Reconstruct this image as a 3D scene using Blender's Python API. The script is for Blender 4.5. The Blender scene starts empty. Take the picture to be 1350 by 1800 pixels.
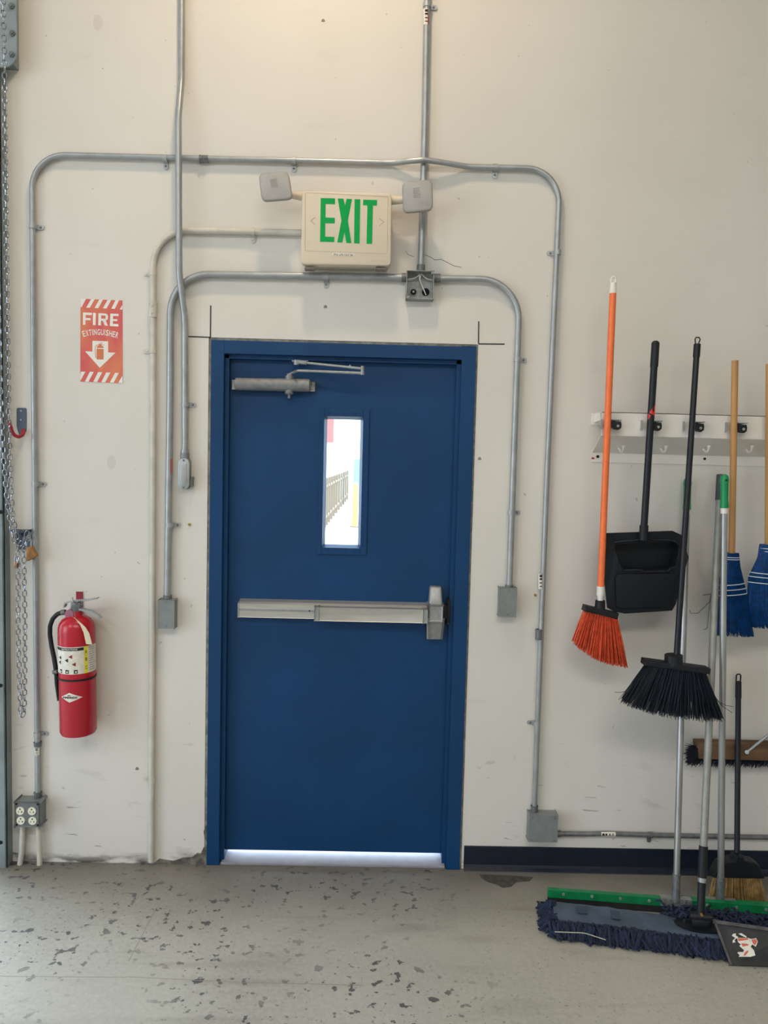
import bpy, bmesh, math, random
from mathutils import Vector, Matrix
random.seed(7)
sc = bpy.context.scene
C = sc.collection
# ------------------------------------------------------------------ camera
FPX = 1350.0
YAW, PITCH, ROLL = (math.radians(a) for a in (0.87, -3.93, 1.41))
CAM = Vector((0.125, -2.993, 1.643))
fw = Vector((math.sin(YAW)*math.cos(PITCH), math.cos(YAW)*math.cos(PITCH), math.sin(PITCH)))
r0 = Vector((math.cos(YAW), -math.sin(YAW), 0)); u0 = r0.cross(fw)
RT = math.cos(ROLL)*r0 + math.sin(ROLL)*u0
UP = -math.sin(ROLL)*r0 + math.cos(ROLL)*u0
cd = bpy.data.cameras.new('camera'); cam = bpy.data.objects.new('camera', cd); C.objects.link(cam)
cd.sensor_fit = 'VERTICAL'; cd.sensor_height = 36; cd.sensor_width = 27; cd.lens = FPX/1800*36
cd.clip_start = 0.05; cd.clip_end = 200
m3 = Matrix((RT, UP, -fw)).transposed()
cam.matrix_world = Matrix.Translation(CAM) @ m3.to_4x4()
sc.camera = cam
def ray(u, v): return RT*((u-675)/FPX) + UP*(-(v-900)/FPX) + fw
def T(u, v, d=0.0):            # photo pixel -> point on the plane d metres in front of the wall
    r = ray(u, v); return CAM + r*((-d-CAM.y)/r.y)
def G(u, v, z=0.0):            # photo pixel -> point on the level z above the floor
    r = ray(u, v); return CAM + r*((z-CAM.z)/r.z)
# ------------------------------------------------------------------ world, sun, exposure
wd = bpy.data.worlds.new('world'); sc.world = wd; wd.use_nodes = True
bg = wd.node_tree.nodes['Background']; bg.inputs[0].default_value = (0.69, 0.83, 1.0, 1); bg.inputs[1].default_value = 7.0
sl = bpy.data.lights.new('sun', 'SUN'); so = bpy.data.objects.new('sun', sl); C.objects.link(so)
sl.energy = 7.0; sl.angle = 0.01; sl.color = (1, 0.95, 0.88)
so.rotation_euler = Vector((-0.55, -0.12, -0.82)).to_track_quat('-Z', 'Y').to_euler()
sc.view_settings.view_transform = 'Standard'; sc.view_settings.look = 'None'
sc.view_settings.gamma = 1; sc.view_settings.use_curve_mapping = False
sc.view_settings.exposure = 0.0
sc.cycles.use_denoising = True
sc.cycles.max_bounces = 8; sc.cycles.diffuse_bounces = 4; sc.cycles.sample_clamp_indirect = 6
WARM = (-0.15, -0.95, 4.35)
# ------------------------------------------------------------------ materials
def lin(c):
    return tuple((x/255/12.92 if x/255 <= 0.04045 else ((x/255+0.055)/1.055)**2.4) for x in c) + (1,)
MATS = {}
def mat(name, col, rough=0.5, metal=0.0, var=0.0, scale=30.0, bump=0.0, bscale=120.0, col2=None, emis=0, spec=None, stretch=None):
    if name in MATS: return MATS[name]
    m = bpy.data.materials.new(name); m.use_nodes = True; n = m.node_tree.nodes; l = m.node_tree.links
    b = n['Principled BSDF']; b.inputs['Base Color'].default_value = lin(col)
    b.inputs['Roughness'].default_value = rough; b.inputs['Metallic'].default_value = metal
    if spec is not None: b.inputs['Specular IOR Level'].default_value = spec
    if emis: b.inputs['Emission Color'].default_value = lin(col); b.inputs['Emission Strength'].default_value = emis
    tc = n.new('ShaderNodeTexCoord'); co = tc.outputs['Object']
    if stretch:
        mp = n.new('ShaderNodeMapping'); mp.inputs['Scale'].default_value = stretch; l.new(co, mp.inputs[0]); co = mp.outputs[0]
    if var or col2:
        no = n.new('ShaderNodeTexNoise'); no.inputs['Scale'].default_value = scale; no.inputs['Detail'].default_value = 5
        l.new(co, no.inputs['Vector'])
        rp = n.new('ShaderNodeValToRGB'); rp.color_ramp.elements[0].position = 0.38; rp.color_ramp.elements[1].position = 0.64
        c2 = col2 or tuple(max(0, x*(1-var)) for x in col)
        rp.color_ramp.elements[0].color = lin(c2); rp.color_ramp.elements[1].color = lin(col)
        l.new(no.outputs['Fac'], rp.inputs[0]); l.new(rp.outputs[0], b.inputs['Base Color'])
    if bump:
        nb = n.new('ShaderNodeTexNoise'); nb.inputs['Scale'].default_value = bscale; nb.inputs['Detail'].default_value = 4
        l.new(co, nb.inputs['Vector'])
        bp = n.new('ShaderNodeBump'); bp.inputs['Strength'].default_value = bump; bp.inputs['Distance'].default_value = 0.002
        l.new(nb.outputs['Fac'], bp.inputs['Height']); l.new(bp.outputs[0], b.inputs['Normal'])
    MATS[name] = m; return m
def nodes_mat(name):
    m = bpy.data.materials.new(name); m.use_nodes = True; MATS[name] = m
    return m, m.node_tree.nodes, m.node_tree.links, m.node_tree.nodes['Principled BSDF']
def ramp(n, l, src, p0, p1, c0=(0, 0, 0, 1), c1=(1, 1, 1, 1)):
    r = n.new('ShaderNodeValToRGB'); r.color_ramp.elements[0].position = p0; r.color_ramp.elements[1].position = p1
    r.color_ramp.elements[0].color = c0; r.color_ramp.elements[1].color = c1; l.new(src, r.inputs[0]); return r.outputs[0]
def noise(n, l, co, scale, detail=4, stretch=None, off=(0, 0, 0)):
    mp = n.new('ShaderNodeMapping'); mp.inputs['Scale'].default_value = stretch or (1, 1, 1); mp.inputs['Location'].default_value = off
    l.new(co, mp.inputs[0]); t = n.new('ShaderNodeTexNoise'); t.inputs['Scale'].default_value = scale; t.inputs['Detail'].default_value = detail
    l.new(mp.outputs[0], t.inputs['Vector']); return t.outputs['Fac']
def mixc(n, l, fac, a, b):
    x = n.new('ShaderNodeMix'); x.data_type = 'RGBA'
    for s, v in ((x.inputs[0], fac), (x.inputs[6], a), (x.inputs[7], b)):
        if hasattr(v, 'is_linked'): l.new(v, s)
        else: s.default_value = v
    return x.outputs[2]
def mth(n, l, op, a, b=None):
    x = n.new('ShaderNodeMath'); x.operation = op; x.use_clamp = op in ('MULTIPLY', 'ADD')
    for s, v in ((x.inputs[0], a), (x.inputs[1], b)):
        if v is None: continue
        if hasattr(v, 'is_linked'): l.new(v, s)
        else: s.default_value = v
    return x.outputs[0]
# painted wall: off-white, faint blotches, specks, scuffs that thicken towards the foot of the wall
def wall_material():
    m, n, l, b = nodes_mat('painted_wall')
    tc = n.new('ShaderNodeTexCoord'); co = tc.outputs['Object']
    sx = n.new('ShaderNodeSeparateXYZ'); l.new(co, sx.inputs[0]); z = sx.outputs['Z']
    big = ramp(n, l, noise(n, l, co, 1.6, 4), 0.35, 0.7)
    base = mixc(n, l, big, lin((210, 206, 198)), lin((217, 213, 206)))
    low = ramp(n, l, z, 0.0, 0.75, (1, 1, 1, 1), (0.12, 0.12, 0.12, 1))
    spk = ramp(n, l, noise(n, l, co, 34, 2), 0.735, 0.75)
    spk = mth(n, l, 'MULTIPLY', spk, 0.5)
    base = mixc(n, l, spk, base, lin((140, 132, 122)))
    smear = ramp(n, l, noise(n, l, co, 9, 6, (0.5, 1, 1.4)), 0.63, 0.72)
    smear = mth(n, l, 'MULTIPLY', mth(n, l, 'MULTIPLY', smear, low), 0.38)
    base = mixc(n, l, smear, base, lin((128, 122, 112)))
    scuff = ramp(n, l, noise(n, l, co, 26, 5, (0.35, 1, 1.6), (3, 0, 1)), 0.66, 0.69)
    lowb = ramp(n, l, z, 0.05, 0.62, (1, 1, 1, 1), (0, 0, 0, 1))
    scuff = mth(n, l, 'MULTIPLY', mth(n, l, 'MULTIPLY', scuff, lowb), 0.75)
    base = mixc(n, l, scuff, base, lin((92, 88, 84)))
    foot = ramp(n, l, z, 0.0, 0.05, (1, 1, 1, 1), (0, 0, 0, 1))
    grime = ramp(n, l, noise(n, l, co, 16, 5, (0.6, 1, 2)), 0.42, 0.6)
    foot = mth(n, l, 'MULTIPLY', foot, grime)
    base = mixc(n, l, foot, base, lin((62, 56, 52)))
    # hairline crack beside the junction box
    l.new(base, b.inputs['Base Color']); b.inputs['Roughness'].default_value = 0.55
    b.inputs['Specular IOR Level'].default_value = 0.35
    bp = n.new('ShaderNodeBump'); bp.inputs['Strength'].default_value = 0.12; bp.inputs['Distance'].default_value = 0.004
    l.new(noise(n, l, co, 22, 5), bp.inputs['Height']); l.new(bp.outputs[0], b.inputs['Normal'])
    return m
def floor_material():
    m, n, l, b = nodes_mat('worn_concrete')
    tc = n.new('ShaderNodeTexCoord'); co = tc.outputs['Object']
    sx = n.new('ShaderNodeSeparateXYZ'); l.new(co, sx.inputs[0])
    big = ramp(n, l, noise(n, l, co, 1.3, 6), 0.3, 0.7)
    base = mixc(n, l, big, lin((150, 148, 138)), lin((174, 172, 160)))
    fine = ramp(n, l, noise(n, l, co, 60, 6), 0.35, 0.7)
    base = mixc(n, l, mth(n, l, 'MULTIPLY', fine, 0.35), base, lin((188, 186, 174)))
    drag = ramp(n, l, noise(n, l, co, 6, 6, (0.25, 1.6, 1)), 0.56, 0.72)
    base = mixc(n, l, mth(n, l, 'MULTIPLY', drag, 0.4), base, lin((118, 113, 104)))
    # dirt along the wall foot, with light falloff painted into its broad ramp
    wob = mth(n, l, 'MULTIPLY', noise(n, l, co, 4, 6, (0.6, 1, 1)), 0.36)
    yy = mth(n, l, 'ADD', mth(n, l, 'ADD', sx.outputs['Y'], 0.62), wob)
    dirt_and_shade = ramp(n, l, yy, 0.30, 0.86)
    base = mixc(n, l, mth(n, l, 'MULTIPLY', dirt_and_shade, 0.85), base, lin((88, 84, 77)))
    # chips of dark old coating
    clus = ramp(n, l, noise(n, l, co, 2.4, 3, None, (1.3, 4, 0)), 0.36, 0.56)
    chip = ramp(n, l, noise(n, l, co, 30, 6, (0.9, 1.0, 1), (2, 7, 0)), 0.60, 0.62)
    xg = ramp(n, l, mth(n, l, 'ADD', sx.outputs['X'], mth(n, l, 'MULTIPLY', noise(n, l, co, 1.5, 2), 0.8)), 0.75, 1.25, (1, 1, 1, 1), (0.1, 0.1, 0.1, 1))
    chip = mth(n, l, 'MULTIPLY', mth(n, l, 'MULTIPLY', chip, clus), xg)
    base = mixc(n, l, mth(n, l, 'MULTIPLY', chip, 0.85), base, lin((58, 56, 62)))
    chip2 = ramp(n, l, noise(n, l, co, 70, 2, None, (5, 1, 0)), 0.655, 0.69)
    chip2 = mth(n, l, 'MULTIPLY', chip2, clus)
    base = mixc(n, l, mth(n, l, 'MULTIPLY', chip2, 0.6), base, lin((90, 86, 86)))
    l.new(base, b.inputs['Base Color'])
    rg = ramp(n, l, noise(n, l, co, 8, 5), 0.3, 0.7, (0.42, 0.42, 0.42, 1), (0.62, 0.62, 0.62, 1)); l.new(rg, b.inputs['Roughness'])
    bp = n.new('ShaderNodeBump'); bp.inputs['Strength'].default_value = 0.25; bp.inputs['Distance'].default_value = 0.003
    l.new(noise(n, l, co, 90, 6), bp.inputs['Height']); l.new(bp.outputs[0], b.inputs['Normal'])
    return m
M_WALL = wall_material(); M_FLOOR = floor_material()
M_CEIL = mat('ceiling_paint', (200, 200, 196), 0.8)
M_BLUE = mat('blue_door_paint', (6, 60, 106), 0.45, var=0.08, scale=3, bump=0.10, bscale=60, spec=0.3)
M_SEAL = mat('grey_sealant', (150, 147, 138), 0.8, var=0.25, scale=40)
M_GALV = mat('galvanised_steel', (170, 174, 176), 0.38, 0.55, var=0.07, scale=25)
M_GALVD = mat('dull_zinc', (122, 126, 128), 0.5, 0.4, var=0.15, scale=50)
M_WPIPE = mat('white_painted_pipe', (206, 201, 190), 0.5, var=0.06, scale=20)
M_GBOX = mat('grey_enamel_box', (132, 138, 138), 0.5, 0.15, var=0.06, scale=30)
M_ALU = mat('brushed_aluminium', (196, 194, 188), 0.34, 0.7, var=0.06, scale=80, stretch=(0.1, 1, 1))
M_SATIN = mat('satin_cast_metal', (158, 160, 160), 0.42, 0.5, var=0.08, scale=60)
M_CLOSER = mat('grey_closer_paint', (136, 137, 137), 0.5, 0.2, var=0.12, scale=50)
M_BLACK = mat('black_plastic', (22, 25, 31), 0.5, spec=0.35)
M_BLACKM = mat('black_metal', (16, 20, 30), 0.42, spec=0.4)
M_DARK = mat('dark_hole', (14, 14, 16), 0.9)
M_CREAM = mat('cream_plastic', (212, 199, 177), 0.5)
M_LENS = mat('frosted_lamp_lens', (168, 165, 162), 0.35, var=0.03, scale=30)
M_GREENL = mat('lit_green_letter', (0, 138, 64), 0.6, emis=0.30, spec=0.2)
M_WHITE = mat('white_enamel', (226, 222, 215), 0.45)
M_PAPER = mat('paper_label', (226, 222, 210), 0.7, var=0.06, scale=60)
M_INK = mat('black_ink', (34, 34, 40), 0.7)
M_RED = mat('extinguisher_red', (178, 22, 42), 0.26)
M_REDD = mat('dark_red_paint', (140, 32, 52), 0.45)
M_HOOKR = mat('red_vinyl_dip', (168, 30, 52), 0.45)
M_YEL = mat('yellow_print', (226, 216, 62), 0.6)
M_SIGN = mat('faded_red_vinyl', (206, 84, 88), 0.6, col2=(214, 122, 86), scale=14, stretch=(1, 1, 0.35))
M_SIGNO = mat('faded_orange_print', (206, 118, 78), 0.6)
M_SIGNW = mat('sign_white_print', (228, 226, 220), 0.6)
M_NAVYB = mat('navy_vinyl_base', (18, 28, 46), 0.4, var=0.2, scale=20)
M_RUBBER = mat('black_rubber', (40, 40, 42), 0.6, var=0.2, scale=30)
M_ORANGE = mat('orange_handle', (246, 120, 62), 0.4, var=0.05, scale=40)
M_OBR = mat('orange_bristle', (224, 88, 54), 0.5, var=0.15, scale=60)
M_BBR = mat('black_bristle', (24, 30, 40), 0.5)
M_NBR = mat('navy_bristle', (22, 34, 54), 0.6, var=0.3, scale=60)
M_BLUEBR = mat('blue_bristle', (8, 72, 136), 0.45, var=0.3, scale=70)
M_TAN = mat('tan_bristle', (176, 142, 88), 0.6, var=0.25, scale=60)
M_WOOD = mat('wooden_handle', (190, 142, 84), 0.5, var=0.15, scale=20, stretch=(1, 1, 0.1))
M_WOODD = mat('dirty_wood_block', (116, 86, 58), 0.7, var=0.35, scale=25, stretch=(0.2, 1, 1))
M_GREEN = mat('green_plastic', (4, 138, 76), 0.4)
M_GREENP = mat('green_enamel_channel', (14, 128, 76), 0.4, var=0.12, scale=30)
M_POLE = mat('aluminium_pole', (178, 180, 180), 0.36, 0.8, var=0.08, scale=40, stretch=(1, 1, 0.15))
M_POLEG = mat('grey_worn_pole', (152, 154, 148), 0.5, 0.35, var=0.08, scale=30)
M_YARN = mat('navy_yarn', (26, 42, 72), 0.85, var=0.35, scale=80)
M_CANVAS = mat('grey_blue_canvas', (78, 94, 114), 0.85, var=0.2, scale=12, bump=0.3)
M_BRASS = mat('tarnished_brass', (176, 126, 72), 0.5, 0.35, var=0.2, scale=60)
M_CHAIN = mat('zinc_chain', (150, 154, 162), 0.25, 1.0)
M_TRACK = mat('weathered_track_steel', (136, 148, 150), 0.5, 0.2, var=0.12, scale=8)
M_SLATE = mat('slate_hook_plate', (84, 94, 110), 0.5, 0.4)
M_PAN = mat('scuffed_black_pan', (44, 46, 50), 0.6, var=0.35, scale=18)
def glass_material():
    m, n, l, b = nodes_mat('window_glass'); n.remove(b)
    t = n.new('ShaderNodeBsdfTransparent'); t.inputs[0].default_value = (0.93, 0.96, 0.95, 1)
    g = n.new('ShaderNodeBsdfGlossy'); g.inputs['Roughness'].default_value = 0.03
    x = n.new('ShaderNodeMixShader'); x.inputs[0].default_value = 0.07
    l.new(t.outputs[0], x.inputs[1]); l.new(g.outputs[0], x.inputs[2]); l.new(x.outputs[0], n['Material Output'].inputs[0]); return m
M_GLASS = glass_material()
# ------------------------------------------------------------------ mesh helpers
def frame_of(d):
    d = d.normalized(); a = Vector((0, 0, 1)) if abs(d.z) < 0.9 else Vector((1, 0, 0))
    x = d.cross(a).normalized(); return x, d.cross(x).normalized()
class MB:
    def __init__(s): s.v = []; s.f = []
    def add(s, vs, fs):
        k = len(s.v); s.v += [Vector(p) for p in vs]; s.f += [tuple(i+k for i in f) for f in fs]; return s
    def frombm(s, bm):
        bm.verts.index_update(); s.add([v.co.copy() for v in bm.verts], [[v.index for v in f.verts] for f in bm.faces]); bm.free(); return s
    def box(s, a, b, bev=0, seg=2, mtx=None):
        bm = bmesh.new(); bmesh.ops.create_cube(bm, size=1)
        a = Vector(a); b = Vector(b); c = (a+b)/2; d = b-a
        for v in bm.verts: v.co = Vector((c.x+v.co.x*d.x, c.y+v.co.y*d.y, c.z+v.co.z*d.z))
        if bev: bmesh.ops.bevel(bm, geom=bm.edges[:], offset=min(bev, min(abs(d.x), abs(d.y), abs(d.z))*0.45), segments=seg, affect='EDGES', profile=0.5)
        if mtx: bm.transform(mtx)
        return s.frombm(bm)
    def prism(s, front, off, bev=0):           # polygon extruded by a vector
        bm = bmesh.new(); off = Vector(off)
        fv = [bm.verts.new(p) for p in front]; bv = [bm.verts.new(Vector(p)+off) for p in front]
        k = len(fv); ff = bm.faces.new(fv); bm.faces.new(bv[::-1])
        for i in range(k): bm.faces.new((fv[i], bv[i], bv[(i+1) % k], fv[(i+1) % k]))
        bmesh.ops.recalc_face_normals(bm, faces=bm.faces[:])
        if bev: bmesh.ops.bevel(bm, geom=list(ff.edges), offset=bev, segments=2, affect='EDGES', profile=0.5)
        return s.frombm(bm)
    def cyl(s, p0, p1, r0, r1=None, n=16):
        r1 = r0 if r1 is None else r1; p0 = Vector(p0); p1 = Vector(p1); x, y = frame_of(p1-p0); vs = []
        for p, r in ((p0, r0), (p1, r1)):
            for i in range(n):
                a = 2*math.pi*i/n; vs.append(p+x*(r*math.cos(a))+y*(r*math.sin(a)))
        fs = [(i, (i+1) % n, n+(i+1) % n, n+i) for i in range(n)] + [tuple(range(n))[::-1], tuple(range(n, 2*n))]
        return s.add(vs, fs)
    def tube(s, pts, r, n=10, closed=False, cap=True):
        pts = [Vector(p) for p in pts]; k = len(pts); rs = r if isinstance(r, (list, tuple)) else [r]*k
        tan = []
        for i in range(k):
            if closed: t = pts[(i+1) % k]-pts[i-1]
            else: t = pts[min(i+1, k-1)]-pts[max(i-1, 0)]
            tan.append(t.normalized())
        x, y = frame_of(tan[0]); vs = []; pt = tan[0]
        for i in range(k):
            q = pt.rotation_difference(tan[i]); x = q @ x; y = q @ y; pt = tan[i]
            for j in range(n):
                a = 2*math.pi*j/n; vs.append(pts[i]+x*(rs[i]*math.cos(a))+y*(rs[i]*math.sin(a)))
        fs = []
        for i in range(k if closed else k-1):
            i2 = (i+1) % k
            for j in range(n): fs.append((i*n+j, i*n+(j+1) % n, i2*n+(j+1) % n, i2*n+j))
        if cap and not closed: fs += [tuple(range(n))[::-1], tuple(range((k-1)*n, k*n))]
        return s.add(vs, fs)
    def lathe(s, prof, base=(0, 0, 0), n=32):
        b = Vector(base); vs = []; k = len(prof)
        for r, z in prof:
            for j in range(n):
                a = 2*math.pi*j/n; vs.append(b+Vector((r*math.cos(a), r*math.sin(a), z)))
        fs = [(i*n+j, i*n+(j+1) % n, (i+1)*n+(j+1) % n, (i+1)*n+j) for i in range(k-1) for j in range(n)]
        fs += [tuple(range(n))[::-1], tuple(range((k-1)*n, k*n))]
        return s.add(vs, fs)
    def build(s, name, m, parent=None, smooth=False, sharp=40):
        me = bpy.data.meshes.new(name); me.from_pydata([tuple(v) for v in s.v], [], s.f); me.update()
        bm = bmesh.new(); bm.from_mesh(me); bmesh.ops.recalc_face_normals(bm, faces=bm.faces[:]) if len(s.f) < 60000 else None; bm.to_mesh(me); bm.free()
        me.materials.append(m)
        if smooth:
            for p in me.polygons: p.use_smooth = True
            me.set_sharp_from_angle(angle=math.radians(sharp))
        o = bpy.data.objects.new(name, me); C.objects.link(o)
        if parent is not None: attach(o, parent)
        return o
def attach(o, parent):
    o.parent = parent; o.matrix_parent_inverse = parent.matrix_basis.inverted() if parent.parent is None else (parent.parent.matrix_basis @ parent.matrix_parent_inverse @ parent.matrix_basis).inverted()
    return o
def tag(o, label=None, cat=None, group=None, kind=None):
    for k, v in (('label', label), ('category', cat), ('group', group), ('kind', kind)):
        if v: o[k] = v
    return o
def thing(name, label, cat, loc, group=None):
    o = bpy.data.objects.new(name, None); C.objects.link(o); o.location = loc; o.empty_display_size = 0.05
    return tag(o, label, cat, group)
def fillet(pts, rad, n=8):
    pts = [Vector(p) for p in pts]; rads = rad if isinstance(rad, list) else [rad]*len(pts); out = [pts[0]]
    for i in range(1, len(pts)-1):
        a = pts[i-1]-pts[i]; b = pts[i+1]-pts[i]; r = rads[i]
        ang = a.angle(b)
        if r <= 0 or ang > 3.12: out.append(pts[i]); continue
        t = min(r/math.tan(ang/2), a.length*0.49, b.length*0.49); r2 = t*math.tan(ang/2)
        a.normalize(); b.normalize(); c = pts[i]+(a+b).normalized()*(r2/math.sin(ang/2))
        p0 = pts[i]+a*t-c; p1 = pts[i]+b*t-c; th = p0.angle(p1)
        for k in range(n+1):
            f = k/n; out.append(c+(p0*math.sin((1-f)*th)+p1*math.sin(f*th))/math.sin(th))
    out.append(pts[-1]); return out
def rrect(corners, r, n=5):                     # rounded polygon through corner points
    k = len(corners); cs = [Vector(c) for c in corners]; out = []
    for i in range(k):
        p = cs[i]; a = (cs[i-1]-p).normalized(); b = (cs[(i+1) % k]-p).normalized()
        for j in range(n+1):
            f = j/n; q0 = p+a*r*(1-f); q1 = p+b*r*f
            out.append(q0*(1-f)+q1*f if True else p)
    return out
def text2d(s, offset=0.0):                      # flat lettering normalised to a unit box
    cu = bpy.data.curves.new('lettering', 'FONT'); cu.body = s; cu.size = 1; cu.resolution_u = 3; cu.offset = offset
    ob = bpy.data.objects.new('lettering', cu); C.objects.link(ob)
    dg = bpy.context.evaluated_depsgraph_get(); dg.update(); me = ob.evaluated_get(dg).to_mesh()
    vs = [(v.co.x, v.co.y) for v in me.vertices]; fs = [tuple(p.vertices) for p in me.polygons]
    bpy.data.objects.remove(ob); bpy.data.curves.remove(cu)
    x0 = min(v[0] for v in vs); x1 = max(v[0] for v in vs); y0 = min(v[1] for v in vs); y1 = max(v[1] for v in vs)
    return [((x-x0)/(x1-x0), (y-y0)/(y1-y0)) for x, y in vs], fs
def textmap(mb, s, fn, offset=0.0):             # fn(u, v) -> 3D, u right, v up in 0..1
    vs, fs = text2d(s, offset); return mb.add([fn(u, v) for u, v in vs], fs)
def Tcrop(ox, oy, k, d): return lambda x, y, dd=0.0: T(ox+x/k, oy+y/k, d+dd)
YF = Vector((0, -1, 0))
# ------------------------------------------------------------------ the setting
XL, XR, YB, ZC = -6.0, 6.0, -9.0, 5.2
DX = 0.508; DZ = 2.083
OX0, OX1, OZ = -4.9, -1.42, 3.9                 # roll-up bay beside the wall's end
w = MB()
g_ = 0.010
for a, b in (((XL, 0, 0), (OX0, 0.2, ZC)), ((OX0, 0, OZ), (OX1, 0.2, ZC)), ((OX1, 0, 0), (-DX-g_, 0.2, ZC)),
             ((-DX-g_, 0, DZ+g_), (DX+g_, 0.2, ZC)), ((DX+g_, 0, 0), (XR, 0.2, ZC))): w.box(a, b)
wall = tag(w.build('wall_back', M_WALL), 'off-white painted wall around the blue door', None, None, 'structure')
wlm = MB()                                       # unseen side wall; opening added to let in cool daylight from the left
for a, b in (((XL-0.2, YB, 0), (XL, -5.6, ZC)), ((XL-0.2, -2.6, 0), (XL, 0, ZC)), ((XL-0.2, -5.6, 3.4), (XL, -2.6, ZC))): wlm.box(a, b)
tag(wlm.build('wall_left', M_WALL), None, None, None, 'structure')
for nm, a, b in (('wall_right', (XR, YB, 0), (XR+0.2, 0, ZC)), ('wall_front', (XL, YB-0.2, 0), (XR, YB, ZC))):
    tag(MB().box(a, b).build(nm, M_WALL), None, None, None, 'structure')
tag(MB().box((XL-0.2, YB-0.2, ZC), (XR+0.2, 0.2, ZC+0.2)).build('ceiling', M_CEIL), None, None, None, 'structure')
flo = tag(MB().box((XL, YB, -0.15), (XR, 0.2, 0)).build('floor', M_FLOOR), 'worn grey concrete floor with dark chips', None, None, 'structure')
for pth in ([(0, 1716), (90, 1717), (222, 1718)], [(222, 1717), (420, 1727), (640, 1732)], [(274, 1597), (252, 1640), (226, 1690)]):
    P = [G(*p) for p in pth]; mb = MB()
    for p, q in zip(P, P[1:]):
        sv = (q-p).normalized().cross(Vector((0, 0, 1)))*0.0009; mb.prism([p-sv, q-sv, q+sv, p+sv], (0, 0, 0.0004))
    mb.build('floor_crack', mat('crack_dirt', (134, 130, 120), 0.9), flo)
# sealant around the frame, saw cuts at its corners
MB().box((-DX-g_, 0.003, 0), (-DX, 0.18, DZ+g_)).box((DX, 0.003, 0), (DX+g_, 0.18, DZ+g_)).box((-DX, 0.003, DZ), (DX, 0.18, DZ+g_)).build('sealant_joint', M_SEAL, wall)
def strip(a, b, wd_, th=0.0012):
    a = Vector(a); b = Vector(b); d = (b-a).normalized(); s_ = d.cross(YF)*(wd_/2)
    return MB().prism([a-s_, b-s_, b+s_, a+s_], YF*th)
for a, b in (((370.5, 537), (370, 594)), ((330, 591.5), (370, 593)), ((841.5, 565), (841, 604)), ((841, 604.5), (887, 605))):
    strip(T(*a), T(*b), 0.0045).build('saw_cut', M_INK, wall)
# hairline crack and little holes in the wall
def crack(pts, wd_):
    mb = MB(); P = [T(*p) for p in pts]
    for i in range(len(P)-1):
        d = (P[i+1]-P[i]).normalized(); s_ = d.cross(YF)*(wd_/2); e = d*wd_*0.3
        mb.prism([P[i]-s_-e, P[i+1]-s_+e, P[i+1]+s_+e, P[i]+s_-e], YF*0.0006)
    return mb.build('wall_crack', mat('crack_grey', (120, 112, 100), 0.9), wall)  # flat grey strips along the crack
crack([(745, 447), (757, 452), (764, 457), (775, 456), (786, 461), (797, 467), (811, 470)], 0.0020)
crack([(713, 441), (718, 448), (727, 451)], 0.0016)
for u, v in ((941, 1046), (333, 922)):
    o = MB().cyl(T(u, v), T(u, v)+YF*0.004, 0.0055, n=12).cyl(T(u, v)+YF*0.004, T(u, v)+YF*0.0045, 0.0022, n=8).build('screw_anchor', mat('yellow_anchor', (150, 128, 62), 0.6), wall)
for u, v in ((568, 36), (572, 539), (843, 806), (241, 1351)):
    MB().prism([T(u+3.0*math.cos(a)*(1+.3*math.sin(3*a)), v+3.4*math.sin(a)*(1+.25*math.cos(2*a))) for a in [i*0.524 for i in range(12)]], YF*0.0008).build('plaster_chip', mat('chip_grey', (140, 130, 116), 0.9), wall)
for u, v, a_, b_ in ((196, 813, 8, 13), (172, 40, 8.5, 14)):
    MB().prism([T(u+a_*math.cos(x), v+b_*math.sin(x)) for x in [i*.393 for i in range(16)]], YF*.0004).build('paint_smudge', mat('smudge_paint', (201, 196, 188), .6), wall)
MB().prism([T(*p) for p in ((268, 1520), (280, 1509), (305, 1513), (322, 1507), (338, 1506), (347, 1499), (353, 1500), (358, 1489), (364, 1484), (364.5, 1521))], YF*.004, .001).build('bare_plaster', mat('bare_concrete', (122, 118, 108), .9, var=.35, scale=40), wall)
MB().prism([T(*p) for p in ((358, 1462), (362, 1450), (364.5, 1452), (364.5, 1480), (360, 1474))], YF*.002).build('bare_plaster', MATS['bare_concrete'], wall)
MB().prism([G(*p) for p in ((842, 1537), (900, 1539), (938, 1542), (931, 1549), (908, 1551), (899, 1559), (884, 1561), (872, 1555), (858, 1551), (846, 1544))], (0, 0, .0005)).build('dark_stain', mat('floor_stain', (84, 79, 73), .7, var=.25, scale=40), flo)
# vinyl base at the foot of the wall, right of the door
bx0 = T(815, 1510).x
vb = MB().box((bx0, -0.006, 0), (XR, 0, 0.098), 0.002)
vb.prism([(bx0, -0.006, 0.022), (bx0, -0.010, 0.012), (bx0, -0.022, 0.003), (bx0, -0.024, 0), (bx0, -0.002, 0)], (XR-bx0, 0, 0))
tag(vb.build('baseboard_back', M_NAVYB), 'dark navy vinyl base strip beside the blue door', None, None, 'structure')
# ------------------------------------------------------------------ the blue door
door = tag(bpy.data.objects.new('door_1', None), 'blue steel exit door with narrow window and push bar', None, None, 'structure'); C.objects.link(door)
LY = 0.045                                      # room-side face of the leaf
FI = DX-0.0508; ST = FI-0.016; FT = DZ-0.0508; STT = FT-0.016
fr = MB()
for s in (-1, 1):
    fr.box((s*DX, -0.006, 0), (s*FI, 0.022, DZ), 0.002)
    fr.box((s*DX, 0.018, 0), (s*ST, 0.16, STT+0.016), 0.002)
fr.box((-FI, -0.006, FT), (FI, 0.022, DZ), 0.002); fr.box((-DX+0.001, 0.018, STT), (DX-0.001, 0.16, DZ-0.001), 0.002)
fr.build('door_frame', M_BLUE, door)
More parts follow.
